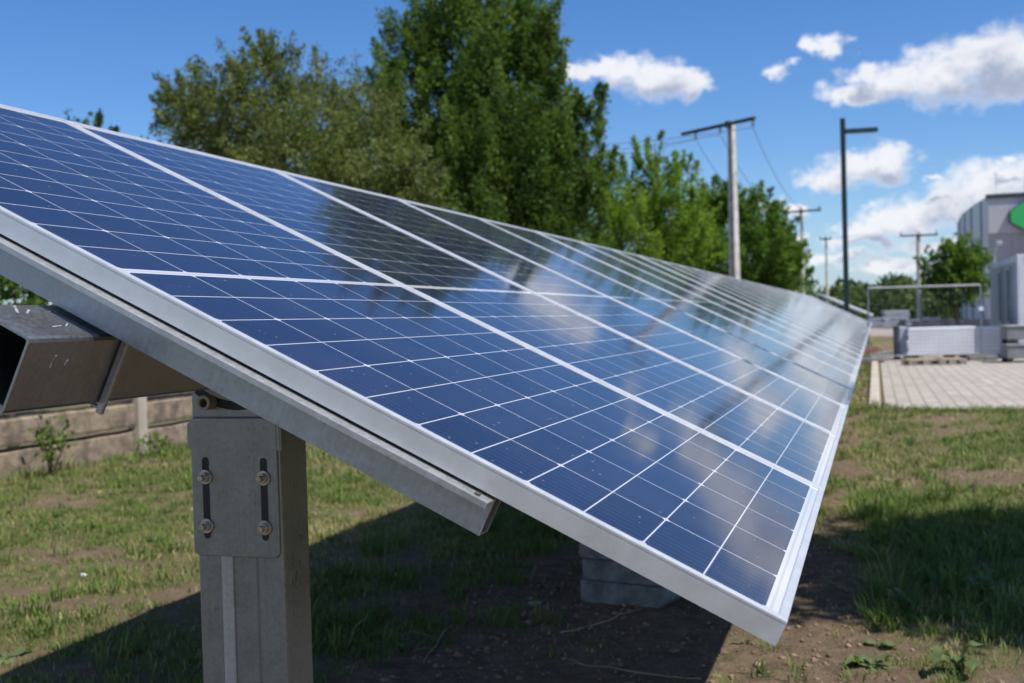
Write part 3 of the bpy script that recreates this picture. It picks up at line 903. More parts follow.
make_tree('tree', 'olive green bushy fruit tree with dull leaves, left of the tall green tree', 'tree', foot(290, 18.5),
          lobes_px([(262, 82, 42), (215, 112, 46, -0.6), (322, 118, 50, 0.4), (372, 150, 48), (300, 165, 66, -0.8), (168, 142, 24, 0.5), (182, 106, 26, 0.2), (412, 178, 34, 0.3), (262, 55, 20), (225, 170, 60, 0.6), (360, 205, 60), (280, 225, 80, 0.2)], 18.5),
          M['leaf_olive'], 800, 150, 0.062, 11, upright=0.25, trunk_r=0.11, csc=0.95, open_=0.12)
make_tree('tree', 'tallest dark green ash tree with upright sprays behind the middle of the panel row', 'tree', foot(495, 29),
          lobes_px([(462, 52, 62), (420, 105, 48, -0.7), (408, 66, 38, -0.3), (402, 130, 32, -0.4), (440, 160, 50, -0.8), (430, 30, 34), (508, 42, 50, 0.6), (500, 140, 72), (556, 165, 52, 0.3), (583, 98, 24), (574, 132, 28), (586, 175, 34), (418, 175, 40, 0.8), (500, 215, 80), (398, 78, 22), (455, 5, 30), (498, -10, 30), (532, 90, 34), (532, 28, 32, 0.3), (543, 66, 26, 0.2), (575, 220, 44)], 29),
          M['leaf_ash'], 640, 260, 0.105, 5, upright=0.65, trunk_r=0.2, spray=0.6, csc=0.95, open_=0.14)
make_tree('tree', 'bright yellow green young tree with a loose spiky top, right of the tall ash', 'tree', foot(648, 40),
          lobes_px([(642, 158, 18), (662, 170, 20, -0.5), (680, 172, 14, -0.5), (640, 200, 38), (618, 205, 30, 0.7), (672, 218, 36), (645, 250, 52), (690, 240, 30), (655, 140, 9), (676, 150, 9), (632, 165, 12), (694, 162, 8), (692, 205, 16)], 40),
          M['leaf_light'], 230, 150, 0.13, 9, upright=0.5, trunk_r=0.12, spray=0.8, open_=0.15, csc=0.85)
make_tree('tree', 'rounded mid green tree standing behind the tall concrete utility pole', 'tree', foot(735, 60),
          lobes_px([(728, 205, 28), (705, 228, 32, 1), (755, 218, 27), (735, 250, 48), (775, 245, 26, -1), (694, 255, 32), (783, 272, 26)], 60),
          M['leaf_mid'], 240, 170, 0.19, 13, upright=0.3, trunk_r=0.2, csc=0.9, open_=0.15)
make_tree('tree', 'low dark green bush tree beside the thin second utility pole', 'tree', foot(785, 97),
          lobes_px([(785, 262, 22), (770, 275, 26), (797, 275, 12), (775, 240, 14)], 97),
          M['leaf_mid'], 190, 50, 0.42, 17, upright=0.3, trunk_r=0.15)
make_tree('shrub', 'dark green shrub behind the concrete fence, seen below the panel at the left edge', 'shrub', foot(8, 10.6),
          lobes_px([(15, 292, 42), (-35, 280, 60), (45, 310, 34), (-90, 300, 70)], 10.6), M['leaf_mid'], 210, 60, 0.06, 23, upright=0.3, trunk_r=0.05)
make_tree('tree', 'thin leafed dark tree whose few top twigs rise just above the panel at upper left', 'tree', foot(92, 15.5),
          lobes_px([(95, 124, 8), (82, 128, 9), (112, 138, 8), (90, 185, 45), (60, 210, 50), (98, 112, 5)], 15.5), M['leaf_dark'], 260, 45, 0.07, 29, upright=0.9, trunk_r=0.06, spray=0.8)
make_tree('tree', 'small dense street tree in front of the grey hall, behind the wire fence', 'tree', foot(958, 45),
          lobes_px([(957, 258, 20), (940, 270, 18), (972, 268, 17), (955, 285, 22), (930, 280, 9), (975, 285, 10), (938, 292, 12), (955, 248, 10)], 45), M['leaf_mid'], 230, 60, 0.15, 31, upright=0.2, trunk_r=0.06)
# the tree to the right of the camera whose shade falls on the lawn and over the fourth panels
make_tree('tree', 'leafy garden tree standing right of the panel row, shading the lawn', 'tree', (3.3, 2.6, 0),
          [((3.35, 3.25, 4.3), 1.25, 1.2, 0.75), ((4.5, 3.2, 4.5), 1.2, 1.2, 0.8), ((2.75, 3.3, 4.2), 0.6, 0.8, 0.5), ((1.65, 3.1, 4.5), 1.0, 0.34, 0.28)],
          M['leaf_mid'], 900, 75, 0.10, 37, upright=0.2, trunk_r=0.1)


def make_far_wood():
    rn = np.random.default_rng(3)
    V = []; F = []; Cl = []; o = 0
    def belt(px0, px1, D, top, n, leaf, per):
        nonlocal o
        for k in range(n):
            px = rn.uniform(px0, px1); t_ = top(px)+rn.uniform(-2, 5)
            c = at(px, 309, D+rn.uniform(-8, 10)); H = max(1.5, (305-t_)/F_PX*D+1.1)
            m = per
            d = rn.normal(0, 1, (m, 3)); d /= np.linalg.norm(d, axis=1, keepdims=True)
            r = rn.uniform(0.3, 1, (m, 1))**0.5
            w = H*rn.uniform(0.28, 0.45)
            P = np.array([c[0], c[1], H*0.5])+d*r*np.array([w, w, H*0.5])
            v, f = leaf_quads(P, d*0.3, leaf, rn)
            V.append(v); F.append(f+o); o += len(v)
            tone = np.repeat(np.clip(rn.uniform(0, 0.7)+rn.uniform(0, 0.3, m), 0, 1), 4); Cl.append(np.stack([tone, tone, tone], 1))
    belt(800, 1000, 135, lambda x: 276+5*math.sin(x*0.11)+4*math.sin(x*0.041), 80, 0.75, 210)
    belt(560, 800, 150, lambda x: 285+4*math.sin(x*0.09), 60, 0.85, 170)
    belt(1000, 1300, 150, lambda x: 280+5*math.sin(x*0.09), 50, 0.85, 170)
    belt(840, 990, 112, lambda x: 288+4*math.sin(x*0.2), 34, 0.55, 170)
    ob = quick_mesh('far_wood', np.concatenate(V), np.concatenate(F), M['leaf_far'], np.concatenate(Cl))
    tag(ob, 'far-off line of green trees and bushes along the horizon', 'woodland', kind='stuff')


make_far_wood()
# ------------------------------------------------------------------ left treeline continuing behind the row (seen in the glass and from the side)
for i, (x, y, h, mt, lb) in enumerate(((-13.0, 47.0, 7.2, 'leaf_mid', 'broad mid green tree behind the bright young tree'),)):
    make_tree('tree', lb, 'tree', (x, y, 0), [((x, y, h*0.62), h*0.36, h*0.36, h*0.36), ((x+h*0.2, y-0.5, h*0.45), h*0.3, h*0.3, h*0.28), ((x-h*0.2, y+0.6, h*0.48), h*0.3, h*0.3, h*0.3)], M[mt], 200, 60, 0.12+0.012*h, 50+i, trunk_r=0.12)


# ------------------------------------------------------------------ lamp post, utility poles, wires
def make_lamp():
    D = 38.0
    b = at(846.5, 300, D); top = at(842, 119, D)
    H = top[2]
    root = thing('street_lamp', 'tall slim dark green lamp post with one flat arm beyond the long panel row', 'street lamp', (b[0], b[1], 0))
    MB().box(-0.085, 0.085, -0.085, 0.085, 0.02, H).build('lamp_pole', M['dark_green_paint'], root, bevel=0.015)
    MB().box(-0.2, 0.2, -0.2, 0.2, -0.1, 0.02).build('base_plate', M['dark_green_paint'], root, bevel=0.01)
    e = at(879, 130, D)-np.array([b[0], b[1], 0]); s = at(846, 132, D)-np.array([b[0], b[1], 0])
    L = np.linalg.norm((e-s)[:2]); 
    q = MB().box(0.086, 0.05+L, -0.09, 0.09, -0.075, 0.075).build('lamp_arm', M['dark_green_paint'], root, bevel=0.01)
    q.rotation_euler = (0, R(-2.0), math.atan2((e-s)[1], (e-s)[0])); q.location = (0, 0, s[2])
    d = MB().box(0.32, L*0.95, -0.07, 0.07, -0.086, -0.077).build('lamp_lens', M['white_edge'], q)


make_lamp()


def make_pole(px, pyt, D, arm, label, ang, w0, w1, style, group):
    b = at(px, 305, D); H = at(px, pyt, D)[2]
    root = thing('utility_pole', label, 'utility pole', (b[0], b[1], 0), ang, group)
    pm = MB()
    if style == 'ladder':       # concrete pole with a recessed, rung-like left face
        pm.add([], [])
        for sx in (-1, 1):
            pm.extrude([Vector(q) for q in ((sx*w0, -w0*0.75, -0.5), (sx*w0*0.42, -w0*0.75, -0.5), (sx*w0*0.42, w0*0.75, -0.5), (sx*w0, w0*0.75, -0.5))], (0, 0, 0), (0, 0, 0.001))
        vs = []
        for z, w in ((-0.5, w0), (H, w1)):
            for sx in (-1, 1): vs += [(sx*w, -w*0.8, z), (sx*w*0.4, -w*0.8, z), (sx*w*0.4, w*0.8, z), (sx*w, w*0.8, z)]
        fs = []
        for s_ in (0, 4):
            for i in range(4): fs.append((s_+i, s_+(i+1) % 4, 8+s_+(i+1) % 4, 8+s_+i))
            fs += [tuple(s_+i for i in range(4)), tuple(8+s_+i for i in range(4))]
        pm = MB().add(vs, fs)
        z = 0.2
        while z < H-0.1:
            w = w0+(w1-w0)*z/H
            pm.box(-w*0.41, w*0.41, -w*0.5, w*0.5, z, z+0.16); z += 0.5
        pm.box(-w1*1.02, w1*1.02, -w1*0.82, w1*0.82, H-0.15, H+0.01)
    else:
        pm.tube([(0, 0, -0.5), (0, 0, H*0.5), (0, 0, H)], [w0, (w0+w1)/2, w1], 10)
    pm.build('pole_shaft', M['pole_conc'], root)
    zc = H-0.12
    xo = -0.62 if style == 'ladder' else 0.0
    ab = MB().box(xo-arm/2, xo+arm/2, -w1-0.13, -w1-0.01, zc-0.07, zc+0.07); ab.box(-0.12, 0.12, -w1-0.14, -w1-0.005, zc-0.14, zc+0.12)
    ab.build('crossarm', M['dark_steel'], root, bevel=0.008)
    outp = []
    for i, xx in enumerate((xo-arm*0.30, -0.45, xo+arm*0.47) if style == 'ladder' else (-arm*0.47, 0.0, arm*0.47)):
        im = MB()
        if style == 'ladder':
            for k in range(3): im.tube([(xx, -w1-0.07, zc-0.08-k*0.09), (xx, -w1-0.07, zc-0.12-k*0.09)], [0.085, 0.05], 10)
            outp.append((xx, -w1-0.07, zc-0.36))
        else:
            for k in range(3): im.tube([(xx, -w1-0.07, zc+0.08+k*0.09), (xx, -w1-0.07, zc+0.14+k*0.09)], [0.10, 0.05], 10)
            outp.append((xx, -w1-0.07, zc+0.36))
        im.build('insulator', M['ceramic'], root)
    ca, sa = math.cos(ang), math.sin(ang)
    return [(b[0]+x*ca-y*sa, b[1]+x*sa+y*ca, z) for x, y, z in outp]


grp = 'utility poles beyond the panel row'
E1 = make_pole(735.5, 122, 47, 4.3, 'nearest and thickest concrete utility pole with a slanting crossarm over the trees', R(-38), 0.20, 0.13, 'ladder', grp)
E2 = make_pole(803.5, 210, 85, 3.0, 'slim concrete utility pole with a wide crossarm right of the rounded tree', R(-10), 0.17, 0.11, 'plain', grp)
E3 = make_pole(827.5, 238, 118, 1.2, 'short armed utility pole just left of the dark lamp post', R(-10), 0.17, 0.11, 'plain', grp)
E4 = make_pole(919.5, 234, 90, 2.9, 'utility pole with three insulators seen through the wire fence, left of the small street tree', R(12), 0.24, 0.15, 'plain', grp)


def wire(a, b, sag, lbl):
    a = Vector(a); b = Vector(b)
    pts = []
    for i in range(25):
        t_ = i/24; p = a.lerp(b, t_); p.z -= sag*4*t_*(1-t_); pts.append(tuple(p))
    o = MB().tube(pts, 0.012, 5).build('power_line', M['wire'])
    tag(o, lbl, 'power line', 'power lines between the utility poles')


wl = ['thin power line from the left end of the nearest crossarm to the slim pole', 'thin power line from beside the nearest pole top to the slim pole', 'thin power line from the right end of the nearest crossarm to the slim pole']
for i in range(3): wire(E1[i], E2[i], 1.6, wl[i])
wl = ['sagging power line running left from the left end of the nearest crossarm', 'sagging power line running left from the middle of the nearest crossarm', 'sagging power line running left from the right end of the nearest crossarm']
for i in range(3):
    e = at(300-i*40, 150-i*10, 44); wire(E1[i], e, 0.8, wl[i])

# ------------------------------------------------------------------ grey hall with the green sign
D0 = 68.0


def make_hall():
    cx = at(989, 300, D0); H = at(989, 197, D0)[2]
    root = thing('hall', 'large grey metal clad hall with a curved side wall and a green sign', 'building', (cx[0], cx[1], 0))
    Hs = H
    # side wall: plan curve going away
    pl = [(0, 0), (-0.22, 3), (-0.42, 7), (-0.55, 13), (-0.35, 20), (0.2, 27), (1.5, 36)]
    for i in range(len(pl)-1):
        (xa, ya), (xb, yb) = pl[i], pl[i+1]
        m_ = MB().add([(xa, ya, 0), (xb, yb, 0), (xb, yb, Hs), (xa, ya, Hs), (xa+0.4, ya, 0), (xb+0.4, yb, 0), (xb+0.4, yb, Hs), (xa+0.4, ya, Hs)],
                      [(0, 1, 2, 3), (4, 7, 6, 5), (3, 2, 6, 7), (0, 3, 7, 4), (1, 5, 6, 2)])
        m_.build('side_wall', M['hall_side'], root)
    st = MB()
    N = 7
    for k in range(N):
        s = (k+0.5)/N*30
        for i in range(len(pl)-1):
            if pl[i][1] <= s <= pl[i+1][1]:
                f = (s-pl[i][1])/(pl[i+1][1]-pl[i][1]); x = pl[i][0]+f*(pl[i+1][0]-pl[i][0])
        MB().box(x-0.05, x+0.05, s-0.10, s+0.10, 0.05, Hs-0.12).build('wall_joint', M['hall_dark'], root)
    zb = at(989, 234, D0)[2]
    ang = R(1.5)
    Wd = 30
    MB().box(0.02, Wd, -0.25, 0.3, zb, Hs-0.15).build('front_wall', M['hall_light'], root)
    MB().box(0.08, Wd, -0.10, 0.3, 0, zb-0.003).build('front_wall', M['hall_mid'], root)
    MB().box(-0.06, Wd, -0.33, 0.4, Hs-0.15, Hs+0.12).build('roof_trim', M['hall_dark'], root)
    MB().box(0.42, Wd-0.2, 0.45, 30, Hs-0.3, Hs-0.05).build('roof', M['hall_mid'], root)
    dl = MB().box(0.12, 1.05, -0.14, -0.102, 0, at(989, 268, D0)[2]).build('door', M['hall_dark'], root)
    # corrugation ribs on the lower front
    rb = MB()
    for k in range(60): rb.box(1.3+k*0.48, 1.36+k*0.48, -0.125, -0.103, 0.1, zb-0.2)
    rb.build('wall_rib', M['hall_mid'], root)
    # hexagonal green sign
    sc_ = at(1031, 217, D0)-np.array([cx[0], cx[1], 0]); rx = 20/F_PX*D0*1.08; rz = 17/F_PX*D0
    hx = [(-rx, 0.28*rz), (-rx*0.98, -0.35*rz), (-rx*0.15, -rz), (rx, -0.45*rz), (rx, 0.45*rz), (rx*0.05, rz), (-rx*0.2, rz)]
    sx, sz = sc_[0], sc_[2]
    MB().extrude([Vector((sx+x*1.05, -0.62, sz+z*1.06)) for x, z in hx], (0, 0, 0), (0, 0.36, 0)).build('sign_box', M['sign_edge'], root)
    MB().extrude([Vector((sx+x, -0.66, sz+z)) for x, z in hx], (0, 0, 0), (0, 0.037, 0)).build('sign_face', M['sign_green'], root)
    # antennas
    an = MB()
    for q in (0.6, 2.2): an.tube([(q, 1, Hs), (q, 1, Hs+1.6)], 0.010, 5)
    an.build('antenna', M['wire'], root)


make_hall()


# ------------------------------------------------------------------ office container
def make_container():
    D = 25.4
    p = at(1018, 310, D); x0, y0 = p[0], p[1]
    root = thing('office_container', 'off-white office container with two narrow windows at the right edge of the yard', 'container', (x0, y0, 0))
    L, W, H = 6.0, 2.45, 2.36
    MB().box(0.02, W-0.02, 0.02, L-0.02, 0.14, H-0.12).build('wall', M['container'], root)
    for x in (0, W-0.16):
        for y in (0, L-0.16): MB().box(x, x+0.16, y, y+0.16, 0.0, H).build('corner_post', M['white_paint'], root, bevel=0.01)
    tr = MB()
    for z0_, z1_ in ((0.02, 0.16), (H-0.15, H-0.01)):
        tr.box(-0.01+0.162, W-0.162, -0.008, 0.1, z0_, z1_); tr.box(0.162, W-0.162, L-0.1, L+0.008, z0_, z1_)
        tr.box(-0.008, 0.1, 0.162, L-0.162, z0_, z1_); tr.box(W-0.1, W+0.008, 0.162, L-0.162, z0_, z1_)
    tr.build('rail_frame', M['white_paint'], root)
    for (ya, yb) in ((1.3, 1.95), (3.2, 3.85)):
        w = MB().box(-0.03, 0.018, ya-0.07, ya-0.002, 0.85, 2.07).box(-0.03, 0.018, yb+0.002, yb+0.07, 0.85, 2.07).box(-0.03, 0.018, ya-0.07, yb+0.07, 2.072, 2.13).box(-0.04, 0.018, ya-0.07, yb+0.07, 0.79, 0.848).build('window', M['container'], root)
        MB().box(-0.004, 0.016, ya, yb, 0.852, 2.068).build('pane', M['win_glass'], w)
    MB().box(0.04, W-0.04, 0.04, L-0.04, H-0.118, H-0.03).build('roof', M['container'], root)
    dr = MB().box(0.9, 1.75, -0.012, 0.018, 0.17, 2.15).build('door', M['white_edge'], root)
    MB().box(1.64, 1.70, -0.05, -0.013, 1.05, 1.15).build('handle', M['dark_steel'], dr)
    fl = thing('floodlight', 'small floodlight on a bracket above the far corner of the white container', 'floodlight', (x0+0.05, y0+L-0.4, H))
    MB().tube([(0, 0, -0.02), (0.02, 0, 0.35), (0.10, -0.05, 0.55)], 0.025, 6).build('bracket', M['galv'], fl)
    MB().box(0.04, 0.20, -0.14, -0.02, 0.52, 0.63).build('lamp_head', M['galv'], fl, bevel=0.015)
    return x0, y0


CX0, CY0 = make_container()


# ------------------------------------------------------------------ white panel stack, pallets, wire fence
def ground_at(px, py):
    d = at(px, py, 1.0)-CAM
    return CAM+d*(CAM[2]/-d[2])


Dst = 26.2
pL = at(907, 300, Dst); pR = at(1001, 300, Dst)
ax_ = (pR-pL)[:2]; LEN = float(np.linalg.norm(ax_)); ANG = math.atan2(ax_[1], ax_[0])*0.55


def make_stack():
    hs = 0.083
    k = 0
    n = 7
    for k in range(n):
        z = 0.11+k*0.092
        jl = (random.random()-0.5)*0.05
        o = MB().box(0.0+jl, LEN+jl, 0.0, 1.15, z, z+hs).box(0.03+jl, LEN+jl-0.03, 0.03, 1.12, z+hs-0.001, z+hs+0.0085).build('wall_panel', M['white_paint'], bevel=0.006)
        o.location = (pL[0], pL[1], 0); o.rotation_euler = (0, 0, ANG)
        if k == 0: l = 'lowest white insulated wall panel of the long stack behind the wire fence'
        elif k == n-1: l = 'topmost white insulated wall panel of the long stack behind the wire fence'
        else: l = 'white insulated wall panel in the middle of the long stack behind the wire fence'
        tag(o, l, 'wall panel', 'long white wall panels stacked on the yard')
    for q in (0.3, LEN*0.5, LEN-0.3):
        o = MB().box(q-0.05, q+0.05, 0.0, 1.1, 0.015, 0.108).build('timber_bearer', M['grey_wood'])
        o.location = (pL[0], pL[1], 0); o.rotation_euler = (0, 0, ANG)
        tag(o, 'grey timber bearer under the %s of the white wall panel stack' % ('left end' if q < 1 else 'right end' if q > LEN-1 else 'middle'), 'timber')
    # dark end package at the left of the stack
    pd = at(897.5, 300, Dst+0.3)
    root = thing('panel_package', 'short package of white panels with black end boards, left of the long white stack', 'package', (pd[0], pd[1], 0), ANG)
    MB().box(0.035, 0.215, 0.02, 0.60, 0.10, 0.78).build('panel_block', M['white_edge'], root, bevel=0.01)
    MB().box(-0.0, 0.033, 0.0, 0.60, 0.02, 0.80).build('end_board', M['board_grey'], root)
    MB().box(0.217, 0.25, 0.0, 0.60, 0.02, 0.79).build('end_board', M['board_grey'], root)


make_stack()


def make_pallet(px, py, w, d, label, rz):
    p = ground_at(px, py)
    root = thing('pallet', label, 'pallet', (p[0], p[1], 0.012), rz, 'wooden pallets in front of the wire fence')
    for k in range(3):
        MB().box(-w/2, w/2, k*(d-0.1)/2, k*(d-0.1)/2+0.1, 0.0, 0.022).build('bottom_board', M['grey_wood'], root)
        for j in range(3):
            MB().box(-w/2+j*(w-0.14)/2, -w/2+j*(w-0.14)/2+0.14, k*(d-0.1)/2, k*(d-0.1)/2+0.1, 0.0235, 0.10).build('block', M['grey_wood'], root)
    for k in range(6):
        MB().box(-w/2, w/2, k*(d-0.1)/5, k*(d-0.1)/5+0.095, 0.102, 0.124).build('top_board', M['wood'], root)


make_pallet(927, 366, 0.72, 0.8, 'left of two low wooden pallets in front of the wire fence', ANG)
make_pallet(953, 365.5, 0.56, 0.8, 'right of two low wooden pallets in front of the wire fence', ANG)


def make_site_fence():
    a = at(868, 300, 25.3); b = at(980.5, 300, 25.1)
    v = (b-a)[:2]; L = float(np.linalg.norm(v)); an = math.atan2(v[1], v[0]); H = at(925, 286.5, 25.2)[2]
    root = thing('wire_fence_panel', 'movable wire mesh fence panel with a tubular frame in front of the white stack', 'fence', (a[0], a[1], 0.0), an)
    f = MB()
    f.tube([(0, 0, 0.05), (0, 0, H)], 0.021, 8); f.tube([(L, 0, 0.05), (L, 0, H)], 0.021, 8)
    f.build('upright', M['fence_wire'], root)
    MB().tube([(0.0, 0, H), (L, 0, H)], 0.026, 8).tube([(0.02, 0, 0.16), (L-0.02, 0, 0.16)], 0.018, 8).build('crossbar', M['fence_wire'], root)
    w = MB()
    n = int(L/0.1)
    for k in range(1, n): w.box(k*L/n-0.0007, k*L/n+0.0007, -0.002, 0.002, 0.16, H)
    for k in range(1, 9): w.box(0, L, 0.003, 0.007, 0.16+k*(H-0.16)/9-0.0007, 0.16+k*(H-0.16)/9+0.0007)
    w.build('wire_mesh', M['fence_wire'], root)
    for x in (0, L):
        MB().box(x-0.32, x+0.32, -0.11, 0.11, 0.014, 0.13).build('foot_block', M['conc_slab'], root, bevel=0.02)
    MB().box(L-0.05, L+0.05, -0.04, 0.04, H*0.66, H*0.66+0.09).build('clamp', M['white_paint'], root)


make_site_fence()


# grey steel boxes stacked near the container
def make_boxes():
    p = ground_at(1036, 363)
    lb = ['grey steel storage box on legs standing on the pavers at the right edge', 'grey steel storage box stacked on top of another at the right edge']
    z = 0.012
    for k in range(2):
        root = thing('storage_box', lb[k], 'storage box', (p[0], p[1], z), R(4), 'grey steel boxes at the right edge of the yard')
        h = 0.27
        MB().box(-0.55, 0.55, 0.0, 0.8, 0.09, 0.09+h).build('box_body', M['box_steel'], root, bevel=0.012)
        lg = []
        for x in (-0.53, 0.43):
            MB().box(x, x+0.1, 0.02, 0.12, 0.0, 0.089).build('leg', M['dark_steel'], root); MB().box(x, x+0.1, 0.68, 0.78, 0.0, 0.089).build('leg', M['dark_steel'], root)
        MB().box(-0.57, 0.57, -0.02, 0.82, 0.091+h, 0.12+h).build('rim', M['galv'], root, bevel=0.006)
        z += 0.125+h
    o = MB().box(-0.2, 0.3, -0.2, 0.0, 0.0, 0.10).build('wood_block', M['wood']); o.location = (p[0]-0.5, p[1]+0.35, z-0.395+0.10); 
    bpy.data.objects.remove(o)


make_boxes()
for k, (px, py, ln, mt, lb, cat, nm, rz) in enumerate(((868, 353.5, 0.75, 'red_board', 'faded red board lying on the ground left of the white stack', 'board', 'board', 12),
                                                   (872, 350, 0.6, 'wood', 'pale wooden board lying behind the faded red board', 'board', 'board', -6),
                                                   (880, 357.5, 0.5, 'grey_wood', 'short grey timber lying on the pavers near the kerb end', 'board', 'board', 3),
                                                   (893, 354.5, 0.75, 'teal_pipe', 'thin teal plastic pipe lying beside the white stack', 'pipe', 'pipe', 4))):
    p = ground_at(px, py)
    if nm == 'pipe': o = MB().tube([(-ln/2, 0, 0.045), (ln/2, 0, 0.045)], 0.03, 10).build(nm, M[mt])
    else: o = MB().box(-ln/2, ln/2, -0.14, 0.14, 0.015, 0.075).box(-ln/2+0.06, ln/2-0.1, -0.10, 0.11, 0.077, 0.115).build(nm, M[mt], bevel=0.004)
    o.location = (p[0], p[1], 0.012); o.rotation_euler = (0, 0, R(rz)); tag(o, lb, cat)

# goods stored beyond the gravel
lbs = ['pale stack of sheet goods just right of the far end of the panel row', 'second pale low stack, right beside the stack at the panel row end', 'dark heap of building goods in the far yard behind the wire fence', 'pale wrapped pallet load left of the pole base in the far yard', 'dark low stack of goods in the far yard before the small street tree', 'taller pale load farthest back in the yard behind the dark heap', 'small pale load right of the pole base in the far yard']
for k, (px, D, w, h, mt) in enumerate(((875, 78, 1.2, 0.75, 'pale_goods'), (890, 74, 1.0, 0.5, 'pale_goods'), (905, 80, 1.9, 0.55, 'dark_tarp'), (914, 70, 0.7, 0.6, 'pale_goods'), (952, 62, 4.4, 0.62, 'dark_tarp'), (897, 96, 2.2, 1.25, 'pale_goods'), (931, 72, 0.8, 0.7, 'pale_goods'))):
    p = at(px, 320, D)
    root = thing('goods_stack', lbs[k], 'stack of goods', (p[0], p[1], 0.0), R(-6+k*4), 'goods stored in the far yard')
    MB().box(-w/2, w/2, -0.6, 0.6, 0.0, 0.12).build('base', M['grey_wood'], root)
    nl = 4
    for j in range(nl):
        jx = (random.random()-0.5)*0.3
        MB().box(-w/2*0.95+jx, w/2*0.92+jx, -0.58, 0.58, 0.122+j*(h-0.12)/nl, 0.122+(j+0.86)*(h-0.12)/nl).build('layer', M[mt if j % 2 == 0 or mt == 'dark_tarp' else 'white_edge'], root)

# ------------------------------------------------------------------ grass, weeds, stones, twigs


def in_view(x, y, margin):
    d0 = (x-CAM[0])*FWD[0]+(y-CAM[1])*FWD[1]; s = (x-CAM[0])*RIGHT[0]+(y-CAM[1])*RIGHT[1]
    return np.abs(s) < 0.47*d0+margin


